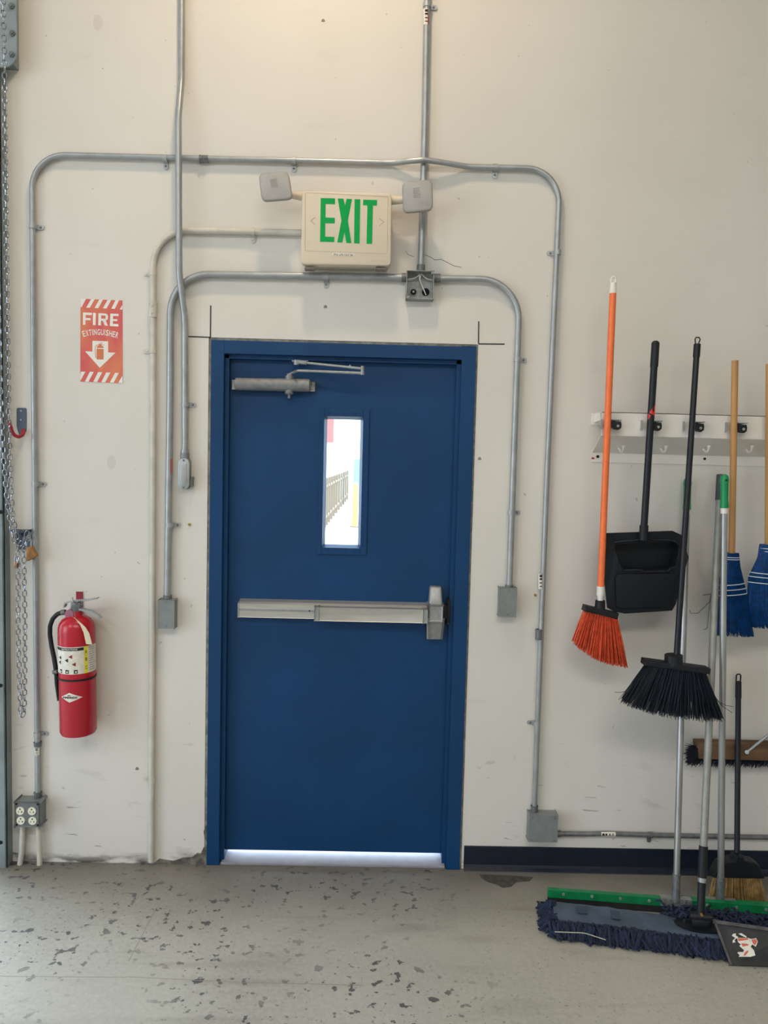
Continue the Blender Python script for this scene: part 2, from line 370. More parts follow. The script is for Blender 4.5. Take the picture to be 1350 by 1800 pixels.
# the leaf sits behind the stop: cut the stop back to the leaf face
LB = 0.040
lx0, lx1 = T(568, 850, -LY).x, T(636, 850, -LY).x
lz0, lz1 = T(600, 963, -LY).z, T(600, 732, -LY).z
lf = MB()
for a, b in (((-ST-0.004, LY, LB), (lx0, LY+0.044, STT+0.004)), ((lx1, LY, LB), (ST+0.004, LY+0.044, STT+0.004)), ((lx0, LY, LB), (lx1, LY+0.044, lz0)), ((lx0, LY, lz1), (lx1, LY+0.044, STT+0.004))): lf.box(a, b)
lf.build('door_leaf', M_BLUE, door)
# frame round the little window
tx0, tx1 = T(560, 850, -LY).x, T(647, 850, -LY).x; tz0, tz1 = T(600, 975, -LY).z, T(600, 719, -LY).z
tr = MB()
def ring(mb, o, i, y0, y1):                    # rectangular ring o/i = (x0,z0,x1,z1)
    for a, b in (((o[0], y0, o[1]), (i[0], y1, o[3])), ((i[2], y0, o[1]), (o[2], y1, o[3])), ((i[0], y0, o[1]), (i[2], y1, i[1])), ((i[0], y0, i[3]), (i[2], y1, o[3]))): mb.box(a, b, 0.0012, 1)
ring(tr, (tx0, tz0, tx1, tz1), (lx0, lz0, lx1, lz1), LY-0.006, LY+0.001)
bi = 0.011; o4 = [(lx0, lz0), (lx1, lz0), (lx1, lz1), (lx0, lz1)]; i4 = [(lx0+bi, lz0+bi), (lx1-bi, lz0+bi), (lx1-bi, lz1-bi), (lx0+bi, lz1-bi)]
tr.add([(x, LY-.006, z) for x, z in o4]+[(x, LY+.022, z) for x, z in i4]+[(x, LY+.022, z) for x, z in o4], [f for k in range(4) for f in ((k, (k+1) % 4, 4+(k+1) % 4, 4+k), (4+k, 4+(k+1) % 4, 8+(k+1) % 4, 8+k), (8+k, 8+(k+1) % 4, (k+1) % 4, k))])
trim = tr.build('window_trim', M_BLUE, door)
for u, v in ((579, 726), (624, 726), (564, 742), (640, 744), (563, 850), (638, 852), (563, 957), (636, 958), (580, 970), (622, 970)):
    MB().cyl(T(u, v, -LY+0.006), T(u, v, -LY+0.008), 0.004, 0.003, 10).build('screw', M_BLUE, trim)
MB().box((lx0+0.001, LY+0.023, lz0+0.001), (lx1-0.001, LY+0.029, lz1-0.001)).build('pane', M_GLASS, door)
MB().box((-ST-0.01, -0.004, 0), (ST+0.01, 0.20, 0.012), 0.003).build('threshold', mat('worn_sill', (150, 150, 158), 0.5, 0.2, var=0.06, scale=20), door)
# closer: tube body, spindle, brackets, two arms, shoe
dcl = 0.032
A = T(415, 675, dcl-LY); B = T(544, 677.5, dcl-LY)
cl = MB().cyl(A, B, 0.0240, n=28).cyl(A+(B-A)*0.55, B-(B-A)*0.02, 0.0248, n=28)
for p, q in ((A, (A-B).normalized()), (B, (B-A).normalized())): cl.cyl(p, p+q*0.004, 0.022, 0.018, 24)
for k in (0.03, 0.24, 0.31, 0.93): cl.cyl(A+(B-A)*k, A+(B-A)*(k+0.006), 0.0246, n=28)
closer = cl.build('door_closer', M_CLOSER, door, True)
for u0_, u1_, v0_, v1_ in ((409, 417, 668, 685), (543, 554, 671.5, 688.5)):
    p = T(u0_, v0_, -LY+0.001); q = T(u1_, v1_, -LY+0.012)
    br = MB().box((p.x, LY+0.001, q.z), (q.x, LY-0.016, p.z), 0.002)
    for f in (0.25, 0.75):
        c = Vector(((p.x+q.x)/2, LY-0.016, q.z+(p.z-q.z)*f)); br.cyl(c, c+YF*0.003, 0.0045, 0.0035, 10)
    br.build('bracket', M_SATIN, closer, True)
S1 = T(509, 664, dcl-LY); S1 = Vector((S1.x, A.y, A.z)); sp = MB()
sp.cyl(S1+Vector((0, 0, 0.018)), S1+Vector((0, 0, 0.036)), 0.0165, n=20).cyl(S1+Vector((0, 0, 0.036)), S1+Vector((0, 0, 0.044)), 0.012, n=16)
sp.cyl(S1-Vector((0, 0, 0.018)), S1-Vector((0, 0, 0.030)), 0.0165, n=20).cyl(S1-Vector((0, 0, 0.030)), S1-Vector((0, 0, 0.035)), 0.018, 0.014, 20).cyl(S1-Vector((0, 0, 0.035)), S1-Vector((0, 0, 0.050)), 0.006, n=10)
sp.build('spindle', M_CLOSER, closer, True)
E1 = T(637, 656, 0.08); E2 = Vector((E1.x, E1.y, T(635, 648, 0.08).z))
J0 = S1+Vector((0, 0, 0.042)); J1 = T(524, 651.5, 0.04)
MB().tube(fillet([J0, J0+Vector((0.012, -0.004, 0.006)), J1, E1], 0.015), 0.0052, 10).cyl(E1+Vector((0, 0, 0.006)), E1-Vector((0, 0, 0.006)), 0.0085, n=14).build('main_arm', M_SATIN, closer, True)
K1 = T(540, 638, 0.005); K2 = T(521, 636, -0.008)
MB().tube([E2, E2+(K1-E2)*0.5, K1], 0.005, 10).cyl(E2+Vector((0, 0, 0.010)), E1, 0.0065, n=12).tube([K1, K2], 0.0085, 8).cyl(E2+(K1-E2)*0.22, E2+(K1-E2)*0.22+Vector((0, 0, 0.009)), 0.004, n=8).build('forearm', M_SATIN, closer, True)
q = T(521, 631, -0.008)
MB().box((q.x-0.018, -0.010+0.02, STT-0.006), (q.x+0.045, 0.075, STT), 0.001).cyl(K2-Vector((0, 0, 0.012)), Vector((K2.x, K2.y, STT)), 0.0105, n=14).build('arm_shoe', M_SATIN, closer, True)
# push bar
pz = lambda u, v, d=0.0: T(u, v, d-LY)
rl = pz(420, 1056, .03); rlb = pz(420, 1084.5, .03); rr = pz(757, 1063, .03)
zt, zb = rl.z, rlb.z
bar = MB().box((rl.x, LY, zb), (rr.x, LY-0.034, zt-0.012), 0.002)
bar.prism([(rl.x, LY, zt+0.004), (rl.x, LY-0.026, zt-0.004), (rl.x, LY-0.036, zt-0.010), (rl.x, LY-0.036, zt-0.014), (rl.x, LY, zt-0.014)], (rr.x-rl.x, 0, 0))
rail = bar.build('push_bar', M_ALU, door)
px0 = pz(553, 1075, .06).x
MB().box((rl.x+0.003, LY-0.034, (zt+zb)/2-0.006), (px0, LY-0.0355, (zt+zb)/2+0.002)).build('rail_groove', M_SATIN, rail)
MB().cyl((px0-0.022, LY-0.0355, (zt+zb)/2-0.001), (px0-0.022, LY-0.037, (zt+zb)/2-0.001), 0.003, n=10).build('set_screw', M_DARK, rail)
MB().box((rl.x-0.004, LY, zb-0.001), (rl.x+0.002, LY-0.037, zt-0.006), 0.001).build('end_cap', M_SATIN, rail)
px1 = pz(752, 1078, .06).x; pzt = pz(600, 1067.5, .062).z; pzb = pz(600, 1092, .062).z
MB().box((px0+0.017, LY-0.030, pzb), (px1-0.018, LY-0.064, pzt), 0.004).build('push_pad', M_ALU, rail, True)
for a, b in ((px0, px0+0.018), (px1-0.019, px1)):
    MB().box((a, LY-0.030, pzb-0.0005), (b, LY-0.0655, pzt+0.0005), 0.003).build('pad_end', M_SATIN, rail, True)
hx0, hx1 = pz(753.5, 1075, .06).x, pz(778, 1075, .06).x
hz1, hz0 = pz(766, 1031.5, .04).z, pz(764, 1120, .04).z
zc1, zc0 = pz(770, 1064, .07).z, pz(770, 1092, .07).z
hd = MB()
def taper(mb, x0, x1, z0, z1, dtop, dbot, ins):  # rounded head block, its front set in towards the ends
    mb.box((x0, LY, z0), (x1, LY-0.05, z1), 0.010, 3)
    return mb
hd.box((hx0, LY, zc0-0.002), (hx1, LY-0.072, zc1), 0.006, 3)
for za, zb_, da, db in ((zc1-0.004, hz1, 0.066, 0.040), (zc0+0.004, hz0, 0.066, 0.045)):
    bm = bmesh.new(); bmesh.ops.create_cube(bm, size=1)
    for v in bm.verts:
        f = v.co.z+0.5; zz = za+(zb_-za)*f; dd = da+(db-da)*f; ins = 0.004*f
        v.co = Vector((hx0+ins+(hx1-hx0-2*ins)*(v.co.x+0.5), LY-dd*(0.5-v.co.y), zz))
    bmesh.ops.bevel(bm, geom=bm.edges[:], offset=0.008, segments=3, affect='EDGES', profile=0.5); hd.frombm(bm)
head = hd.build('latch_case', M_SATIN, rail, True)
MB().box((hx1-0.004, LY+0.001, zc0+0.004), (hx1+0.022, LY-0.03, zc1-0.006), 0.003).build('latch', M_BLACK, rail)
MB().box((ST-0.012, LY-0.001, zc0-0.02), (ST+0.002, LY-0.028, zc1+0.016), 0.002).build('strike', M_BLACKM, door)
# ------------------------------------------------------------------ conduits
def strap_on(parent, p, dirv, side, r, m=M_GALV):
    d = Vector(dirv).normalized(); s_ = Vector(side).normalized(); mb = MB()
    mb.cyl(p-d*0.0085, p+d*0.0085, r+0.0026, n=18)
    wallp = Vector((p.x, -0.0025, p.z)); t0 = wallp+s_*(r*0.7); t1 = wallp+s_*(r+0.024); h = d*0.0098
    mb.prism([t0-h, t1-h*0.8, t1+s_*0.003-h*0.3, t1+s_*0.003+h*0.3, t1+h*0.8, t0+h], YF*0.0025)
    mb.prism([t0-h*.6-s_*.006+YF*r*.9, t0-h*.6+s_*.006+YF*.002, t0+h*.6+s_*.006+YF*.002, t0+h*.6-s_*.006+YF*r*.9], -YF*.002)
    st_ = mb.build('strap', m if m is not M_GALV else M_STRAP, parent, True)
    c = wallp+s_*(r+0.014)+YF*0.0025; MB().cyl(c, c+YF*0.003, 0.0048, 0.0038, 10).build('screw', M_GALVD if m is M_GALV else m, st_)
    return st_
def sleeve(parent, a, b, r, name='coupling', m=M_GALVD, screws=1):
    a = Vector(a); b = Vector(b); mb = MB().cyl(a, b, r+0.0035, n=18).cyl(a, a+(b-a)*0.14, r+0.0048, n=18)
    for k in range(screws):
        c = a+(b-a)*((k+0.5)/screws)+YF*(r+0.002); mb.cyl(c, c+YF*0.005, 0.0038, n=8)
    return mb.build(name, m, parent, True)
def sticker(parent, u, v0, v1, d, r, horiz=False, red=True):
    p = T(u, v0, d) if not horiz else T(v0, u, d); q = T(u, v1, d) if not horiz else T(v1, u, d)
    dv = (q-p); x = dv.normalized().cross(YF).normalized(); vs = []; n = 6
    for P in (p, q):
        for j in range(n+1):
            a = -1.1+2.0*j/n; vs.append(P+x*(math.sin(a)*(r+0.0006))+YF*(math.cos(a)*(r+0.0006)))
    o = MB().add(vs, [(j, j+1, n+2+j, n+1+j) for j in range(n)]).build('sticker', M_PAPER, parent)
    for k, (f0, f1) in enumerate(((.06, .22), (.28, .40), (.55, .62), (.78, .84))):
        vs = []
        for f in (f0, f1):
            for j in range(4):
                a = -0.5+0.9*j/3; vs.append(p+dv*f+x*(math.sin(a)*(r+0.001))+YF*(math.cos(a)*(r+0.001)))
        MB().add(vs, [(j, j+1, 5+j, 4+j) for j in range(3)]).build('print', M_INK, o)
    if red:
        vs = []
        for P in (p, q):
            for j in range(4):
                a = (0.45+0.5*j/3)*(-1); vs.append(P+x*(math.sin(a)*(r+0.001))+YF*(math.cos(a)*(r+0.001)))
        MB().add(vs, [(j, j+1, 5+j, 4+j) for j in range(3)]).build('print', mat('red_print', (180, 60, 66), 0.6), o)
    return o
M_STRAP = mat('bright_zinc_strap', (166, 170, 173), 0.4, 0.35)
UPV = Vector((0, 0, 1)); RV = Vector((1, 0, 0)); DN = -UPV; LV = -RV
# big loop round the door
ro = 0.0105; do = ro+0.005
loop = thing('outer_conduit', 'long thin galvanised conduit looping over the exit sign between two floor-level boxes', 'conduit', T(66, 1400, do))
pts = [T(66.5, 1402, do), T(61, 820, do), T(56, 271, do), T(690, 286.5, do), T(722, 283, do+0.022), T(745, 281, do+0.027), T(768, 284, do+0.022), T(822, 293, do), T(985, 297, do), T(961, 850, do), T(939, 1428, do)]
MB().tube(fillet(pts, [0, 0, 0.125, .12, .12, .08, .12, .12, 0.125, 0, 0], 10), ro, 14).build('tube', M_GALV, loop, True)
for u, v, dv, sd in ((290, 278, RV, DN), (516, 282.5, RV, DN), (871, 294, RV, DN), (57.5, 398, UPV, RV), (62, 851, UPV, RV), (980, 444, UPV, LV), (65.5, 1291, UPV, RV), (944, 1272, UPV, LV)):
    strap_on(loop, T(u, v, do), dv, sd, ro)
sleeve(loop, T(351, 279.5, do), T(366, 279.8, do), ro, m=M_DARK if False else M_GALVD, screws=2)
sleeve(loop, T(947.6, 1106, do), T(947, 1124, do), ro, screws=2)
sleeve(loop, T(66, 1304, do), T(66.2, 1312, do), ro)
sleeve(loop, T(66.4, 1392, do), T(66.5, 1408, do), ro, 'connector')
sleeve(loop, T(939.5, 1416, do), T(939.3, 1428, do), ro, 'connector')
sticker(loop, 66, 1313, 1326, do, ro, red=False); sticker(loop, 949.5, 1008, 1035, do, ro)
# white painted one from the sign to the floor
rw = 0.0115; dw = rw+0.005
wc = thing('painted_conduit', 'white painted conduit running from the exit sign down to the floor', 'conduit', G(265, 1517))
MB().tube(fillet([T(530, 409, dw), T(269, 404, dw), T(269, 700, dw), T(265.5, 1514.5, dw)], [0, .135, 0, 0], 10), rw, 14).build('tube', M_WPIPE, wc, True)
for u, v, dv, sd in ((444, 407.5, RV, DN), (268.5, 480, UPV, LV), (268.5, 617, UPV, LV), (266.5, 1372, UPV, LV)): strap_on(wc, T(u, v, dw), dv, sd, rw, M_WPIPE)
sleeve(wc, T(269, 531, dw), T(269, 558, dw), rw, m=M_WPIPE, screws=2)
# pair from the open junction box
ri = 0.0130; di = ri+0.005
ic = thing('inner_conduit', 'galvanised conduit bending from the open junction box down past the door, beside the white pipe', 'conduit', T(294, 1055, di))
MB().tube(fillet([T(712, 488, di), T(300, 481, di), T(299, 700, di), T(294, 1058, di)], [0, .145, 0, 0], 10), ri, 14).build('tube', M_GALV, ic, True)
strap_on(ic, T(573, 486, di), RV, DN, ri); strap_on(ic, T(298, 923, di), UPV, RV, ri)
sleeve(ic, T(716, 488, di), T(706, 488, di), ri, 'connector'); sleeve(ic, T(294.5, 1058, di), T(294.6, 1046, di), ri, 'connector')
vs = []
for v_ in (806, 832):
    for j_ in range(4):
        a_ = -(0.55+0.6*j_/3); P_ = T(298, v_, di); vs.append(P_+LV*(math.sin(a_)*(ri+.0006))+YF*(math.cos(a_)*(ri+.0006)))
MB().add(vs, [(j_, j_+1, 5+j_, 4+j_) for j_ in range(3)]).build('worn_sticker', mat('worn_red_print', (176, 96, 88), 0.6), ic)
ic2 = thing('inner_conduit', 'galvanised conduit bending from the open junction box down toward the push bar latch', 'conduit', T(895, 1033, di))
MB().tube(fillet([T(765, 489, di), T(914, 491, di), T(909, 640, di), T(895, 1036, di)], [0, .15, 0, 0], 10), ri*0.92, 14).build('tube', M_GALV, ic2, True)
strap_on(ic2, T(909.5, 632, di), UPV, RV, ri*.92); strap_on(ic2, T(898.5, 901, di), UPV, RV, ri*.92)
sleeve(ic2, T(762, 489, di), T(774, 489, di), ri, 'connector'); sleeve(ic2, T(895, 1036, di), T(895.2, 1028, di), ri*.92, 'connector')
# vertical drop, left: rides over the other pipes, ends in a cast fitting
rv = 0.0122; dv0 = rv+0.005; dv1 = 0.046
vc = thing('dropping_conduit', 'galvanised conduit dropping from above in front of other pipes to a cast oval fitting', 'conduit', T(324, 860, 0.02))
MB().tube(fillet([T(319.5, -60, dv0), T(319, 138, dv0), T(313.5, 205, dv1), T(315, 480, dv1), T(325, 560, dv0), T(325.5, 800, dv0)], [0, .3, .3, .3, .3, 0], 8), rv, 14).build('tube', M_GALV, vc, True)
strap_on(vc, T(325.5, 711, dv0), UPV, RV, rv)
sleeve(vc, T(325, 801, dv0), T(325, 790, dv0), rv, 'connector', M_GALV)
fc = T(322.5, 834, 0.0); fitp = []
def obl(cx, cz, hw, hh, y, n=10):
    out = []
    for sgn, a0 in ((1, 0), (-1, math.pi)):
        for i in range(n+1):
            a = a0+math.pi*i/n; out.append(Vector((cx+hw*math.cos(a), y, cz+sgn*(hh-hw)+hw*math.sin(a))))
    return out
cx, cz = T(325, 832, .02).x, T(325, 832, .02).z
body = MB().prism(obl(cx, cz, 0.0205, 0.062, -0.034), (0, 0.031, 0)).cyl(T(325, 806, dv0), T(325, 796, dv0), rv+0.005, n=18)
body.box((cx+0.012, -0.004, cz-0.045), (cx+0.030, -0.026, cz-0.015), 0.004)
fit = body.build('conduit_body', M_GBOX, vc, True)
cov = MB().prism(obl(cx, cz-0.002, 0.0215, 0.060, -0.039), (0, 0.006, 0), 0.0015).prism(obl(cx, cz-0.002, 0.012, 0.046, -0.0405), (0, 0.003, 0), 0.001).build('cover', M_GALV, fit, True)
for z in (cz+0.050, cz-0.054): MB().cyl((cx, -0.039, z), (cx, -0.0415, z), 0.004, n=8).build('screw', M_GALVD, fit)
# vertical feed, right of the sign
fd = thing('feed_conduit', 'straight galvanised conduit feeding the open junction box from above', 'conduit', T(739.5, 475, dv0))
MB().tube([T(751.5, -60, dv0), T(747, 200, dv0), T(740, 474, dv0)], rv, 14).build('tube', M_GALV, fd, True)
strap_on(fd, T(750.5, 9, dv0), UPV, RV, rv); sleeve(fd, T(739.7, 479, dv0), T(739.9, 466, dv0), rv, 'connector')
sticker(fd, 749, 18, 46, dv0, rv)
# low run to the right
rb = 0.0095; db = rb+0.005
bc = thing('low_conduit', 'thin grey conduit running along the wall just above the dark vinyl base', 'conduit', T(980, 1465, db))
MB().tube([T(972, 1466, db), T(990, 1465.5, db), T(1030, 1466, db), T(1065, 1465, db), T(1150, 1468, db), T(1500, 1475, db)], rb, 12).build('tube', M_GALVD, bc, True)
strap_on(bc, T(1143, 1467.5, db), RV, DN, rb, M_GALVD); sleeve(bc, T(976, 1466, db), T(986, 1465.5, db), rb, 'connector')
sticker(bc, 1465.3, 1056, 1081, db, rb, True, False)
# ------------------------------------------------------------------ electrical boxes
def wallbox(name, label, u0_, v0_, u1_, v1_, d, bev=0.003, cover=True, screws='diag'):
    a = T(u0_, v0_, d); b = T(u1_, v1_, d); cxy = Vector(((a.x+b.x)/2, 0, b.z))
    t = thing(name, label, 'electrical box', cxy)
    MB().box((a.x, -0.0005, b.z), (b.x, -d+0.003, a.z), bev).build('body', M_GBOX, t, True)
    cv = MB().box((a.x-0.001, -d+0.003, b.z-0.001), (b.x+0.001, -d, a.z+0.001), 0.001).build('cover', M_GBOX, t)
    s = [(0.12, 0.9), (0.88, 0.1)] if screws == 'diag' else ([(0.5, 0.93), (0.5, 0.07)] if screws == 'mid' else [(0.1, 0.93), (0.9, 0.93), (0.1, 0.07), (0.9, 0.07)])
    for fx, fz in s:
        c = Vector((a.x+(b.x-a.x)*fx, -d, b.z+(a.z-b.z)*fz)); MB().cyl(c, c+YF*0.002, 0.0035, n=8).build('screw', M_GALVD, cv)
    return t, a, b
wallbox('switch_box', 'small grey metal box ending the conduit beside the white pipe', 278.5, 1055, 306, 1105, 0.048, screws='mid')
wallbox('switch_box', 'small grey metal box ending the conduit near the push bar latch', 879, 1034, 907, 1084, 0.048, screws='mid')
wallbox('junction_box', 'square grey junction box just above the dark vinyl base', 931.5, 1434, 979, 1480.5, 0.055, screws='four')
# open box with wires
a = T(715, 474.5, 0.045); b = T(762, 526, 0.045); t = thing('open_junction_box', 'uncovered metal junction box with loose wires above the door', 'electrical box', ((a.x+b.x)/2, 0, b.z))
ob = MB(); th = 0.0025
M_BOXIN = mat('open_box_zinc', (158, 160, 156), 0.5, 0.2, var=0.12, scale=70)
ob.box((a.x, 0, b.z), (b.x, -0.004, a.z))
for p, q in (((a.x, 0, b.z), (a.x+th, -0.045, a.z)), ((b.x-th, 0, b.z), (b.x, -0.045, a.z)), ((a.x, 0, b.z), (b.x, -0.045, b.z+th)), ((a.x, 0, a.z-th), (b.x, -0.045, a.z))): ob.box(p, q)
ob.box((a.x, -0.036, b.z), (a.x+0.012, -0.045, b.z+0.012), 0.002).box((b.x-0.012, -0.036, a.z-0.012), (b.x, -0.045, a.z), 0.002)
ob.build('body', M_BOXIN, t)
def inbox(u, v): return T(u, v, 0.006)
for u in (726.7, 748.3):
    kn = MB().cyl(inbox(u, 513.5)-YF*0.002, inbox(u, 513.5)+YF*0.001, 0.0145, n=20).build('knockout', M_DARK if u > 740 else M_GBOX, t)
    if u < 740: MB().cyl(inbox(u, 513.5)+YF*0.001, inbox(u, 513.5)+YF*0.002, 0.011, n=20).build('washer_ring', M_DARK, kn); MB().cyl(inbox(u, 513)+YF*0.002, inbox(u, 513)+YF*0.004, 0.004, n=12).build('rivet', M_GALV, kn)
for pth in ([(738, 482), (733, 487), (726, 490), (717, 491)], [(741, 481), (747, 488), (753, 491), (761, 492)], [(737, 482), (737, 490), (741, 500), (745, 510), (749, 519)], [(740, 482), (738, 492), (743, 504), (747, 514)]):
    P = [T(u, v, 0.022-0.002*i) for i, (u, v) in enumerate(pth)]
    MB().tube(fillet(P, 0.02, 4), 0.0021, 7).build('wire', mat('bare_wire_grey', (196, 196, 190), 0.5), t, True)
# four-socket box at the floor
a = T(25.5, 1409.5, 0.062); b = T(70, 1454, 0.062)
t = thing('outlet_box', 'grey metal box with four white power sockets near the floor', 'outlet', ((a.x+b.x)/2, 0, b.z))
MB().box((a.x+0.002, 0, b.z+0.002), (b.x-0.002, -0.059, a.z-0.002), 0.008, 3).build('body', M_GBOX, t, True)
cv = MB().box((a.x, -0.058, b.z), (b.x, -0.062, a.z), 0.0018).build('cover_plate', M_GALVD, t)
for fx, fz in ((.08, .92), (.92, .92), (.08, .08), (.92, .08)):
    c = Vector((a.x+(b.x-a.x)*fx, -0.062, b.z+(a.z-b.z)*fz)); MB().cyl(c, c+YF*0.002, 0.004, n=8).build('screw', M_DARK, cv)
M_SOCK = mat('socket_white', (222, 220, 200), 0.45)
for u, v in ((36, 1425), (56.5, 1425.5), (37, 1442), (57.5, 1442.5)):
    c = T(u, v, 0.062); s = MB().cyl(c-YF*0.002, c+YF*0.004, 0.0165, 0.0155, 22).build('socket', M_SOCK, t, True)
    for dx, dz, wx, wz in ((-0.006, -0.003, 0.0018, 0.007), (0.006, -0.003, 0.0018, 0.008), (0.0075, -0.003, 0.005, 0.0018), (0, 0.008, 0.005, 0.005)):
        p = c+Vector((dx, -0.004, dz)); MB().box(p-Vector((wx/2, 0.0008, wz/2)), p+Vector((wx/2, 0.0005, wz/2))).build('slot', M_DARK, s)
for u0_, u1_, lab in ((40, 38.5, 'short painted pipe under the socket box, beside the door track'), (68, 69.5, 'short painted pipe under the socket box, on the fire extinguisher side')):
    t2 = MB().tube([T(u0_, 1452, 0.02), T(u1_-.5 if u1_ < 50 else u1_, 1497, 0.02), Vector((T(u1_-3 if u1_ < 50 else u1_+.5, 1512, 0.02).x, -0.022, 0))], 0.0105, 14).build('stub_pipe', M_WPIPE, None, True); tag(t2, lab, 'pipe')
# ------------------------------------------------------------------ exit sign
K = Tcrop(420, 260, 3.375, 0.10); K0 = Tcrop(420, 260, 3.375, 0.0)
t = thing('exit_sign', 'cream emergency exit sign with green EXIT letters and two lamp heads', 'exit sign', T(608, 472, 0.0))
oc = [K(374, 253), K(907, 269), K(902, 698), K(367, 690)]
ocz = [Vector((p.x, p.y, p.z)) for p in oc]
front = rrect(ocz, 0.016)
ctr = sum(ocz, Vector())/4
hs = MB().prism([ctr+(p-ctr)*1.0 for p in front], (0, 0.035, 0), 0.006)
hs.prism([Vector((ctr.x+(p.x-ctr.x)*0.965, -0.068, ctr.z+(p.z-ctr.z)*0.97)) for p in front], (0, 0.068, 0))
hous = hs.build('housing', M_CREAM, t, True)
ip = rrect([K(392, 263, .0005), K(886, 289, .0005), K(881, 628, .0005), K(391, 611, .0005)], 0.006)
ip2 = [ctr+(p-ctr)*0.992 for p in ip]
rg = MB(); n_ = len(ip); rg.add([p+YF*0.0004 for p in ip]+[p+YF*0.0004 for p in ip2], [(i, (i+1) % n_, n_+(i+1) % n_, n_+i) for i in range(n_)]).build('panel_line', mat('cream_shadow_line', (176, 160, 138), 0.6), hous)
LET = {'E': [(485, 297), (570, 299), (570, 333), (514, 331), (513, 413), (568, 415), (568, 447), (512, 446), (511, 526), (566, 528), (565, 558), (481, 556)],
       'X': [(586, 300), (620, 301), (629, 340), (639, 302), (671, 303), (646, 430), (667, 564), (637, 563), (626, 500), (613, 561), (583, 560), (608, 430)],
       'I': [(686, 304), (720, 305), (715, 567), (683, 565)], 'T': [(737, 307), (820, 309), (819, 342), (795, 341), (790, 569), (757, 568), (762, 340), (736, 339)]}
for ch, pl in LET.items(): MB().prism([K(x, y, 0.0012) for x, y in pl], (0, 0.002, 0)).build('letter', M_GREENL, t)
for s_, cx_, cy_ in ((-1, 440, 432), (1, 845, 440)):
    w_ = MB()
    for dy in (-22, 22):
        p, q = K(cx_+s_*14, cy_, .0004), K(cx_-s_*12, cy_+dy, .0004); d_ = (q-p).normalized(); sv = d_.cross(YF)*0.0008
        w_.prism([p-sv, q-sv, q+sv, p+sv], YF*0.0006)
    w_.build('arrow_outline', MATS['cream_shadow_line'], t)
st = MB().prism([K(552, 621, .0004), K(688, 627, .0004), K(686, 643, .0004), K(552, 638, .0004)], YF*0.0006).build('circuit_sticker', M_PAPER, t)
textmap(MB(), 'PNL LPA CKT 36', lambda u, v: K(564+(674-564)*u, 637.5-11*v+4*u, .0012), 0.01).build('lettering', M_INK, st)
textmap(MB(), 'SURE-LITES', lambda u, v: K(786+82*u, 678-13*v+2*u, .0006), 0.02).build('maker_name', mat('embossed_cream', (206, 192, 170), 0.5), t)
for x0, x1 in ((402, 456), (812, 866)):
    MB().box(Vector((K0(x0, 700).x, -0.05, K(x0, 703).z)), Vector((K0(x1, 700).x, -0.085, K(x0, 703).z-0.006))).build('vent_slot', mat('shadow_cream', (120, 112, 100), 0.7), t)
HD = 0.125; KH = Tcrop(420, 260, 3.375, HD)
for cn, arm0, arm1 in (([(115, 150), (293, 136), (320, 302), (135, 318)], (372, 288), (285, 275)), ([(967, 201), (1148, 185), (1153, 368), (975, 386)], (902, 312), (1000, 308))):
    pl = rrect([KH(x, y) for x, y in cn], 0.022); c0 = sum(pl, Vector())/len(pl)
    hb = MB().prism(pl, (0, 0.012, 0), 0.003)
    bm = bmesh.new(); k_ = len(pl); v0 = [bm.verts.new(p+Vector((0, 0.012, 0))) for p in pl]; v1 = [bm.verts.new(c0+(p-c0)*0.62+Vector((0, 0.052, 0))) for p in pl]
    for i in range(k_): bm.faces.new((v0[i], v1[i], v1[(i+1) % k_], v0[(i+1) % k_]))
    bm.faces.new(v1); hb.frombm(bm)
    lh = hb.build('lamp_head', mat('grey_lamp_housing', (150, 146, 140), 0.5), t, True)
    MB().prism([c0+(p-c0)*0.93+YF*0.001 for p in pl], (0, 0.002, 0), 0.001).build('lens', M_LENS, lh, True)
    for i in range(6):
        f = 0.18+i*0.075; p = pl[0].lerp(pl[-1], f)*0.62+pl[8].lerp(pl[14], f)*0.38; q = pl[0].lerp(pl[-1], f)*0.38+pl[8].lerp(pl[14], f)*0.62
        sv = Vector((0, 0, 0.0008)); MB().prism([p-sv+YF*.0015, q-sv+YF*.0015, q+sv+YF*.0015, p+sv+YF*.0015], YF*0.0006).build('lens_rib', mat('lens_rib_grey', (150, 146, 140), 0.4), lh)
    p0_ = Tcrop(420, 260, 3.375, 0.07)(*arm0); p1_ = Tcrop(420, 260, 3.375, 0.085)(*arm1)
    MB().cyl(p0_, p1_, 0.0155, 0.0125, 18).build('lamp_arm', M_CREAM, t, True)
# ------------------------------------------------------------------ fire extinguisher sign
K = Tcrop(120, 510, 10, 0.0015)
t = thing('fire_sign', 'faded red vinyl sign reading FIRE EXTINGUISHER with a white arrow', 'sign', T(178, 672, 0))
MB().prism([K(215, 150), K(950, 182), K(955, 1638), K(210, 1605)], (0, 0.0013, 0)).build('panel', M_SIGN, t)
KK = lambda x, y: K(x, y, 0.0006)
sy = lambda x: (x-215)/735*30
prn = [[(215, 150), (312, 154), (235, 298), (217, 300)], [(953, 255), (954, 342), (903, 340)]]
for x0, x1, x2, x3 in ((402, 465, 378, 315), (547, 610, 527, 463), (692, 755, 672, 608), (832, 893, 818, 755)): prn.append([(x0, 150+sy(x0)), (x1, 150+sy(x1)), (x2, 304+sy(x2)), (x3, 304+sy(x3))])
prn += [[(222, 1432), (302, 1434), (213, 1592), (211, 1500)]]
for x0, x1, x2, x3 in ((380, 446, 356, 293), (524, 597, 506, 440), (668, 742, 648, 580), (824, 889, 796, 730)): prn.append([(x0, 1428+sy(x0)), (x1, 1428+sy(x1)), (x2, 1603+sy(x2)), (x3, 1603+sy(x3))])
prn.append([(953, 1500), (955, 1637), (880, 1632)])
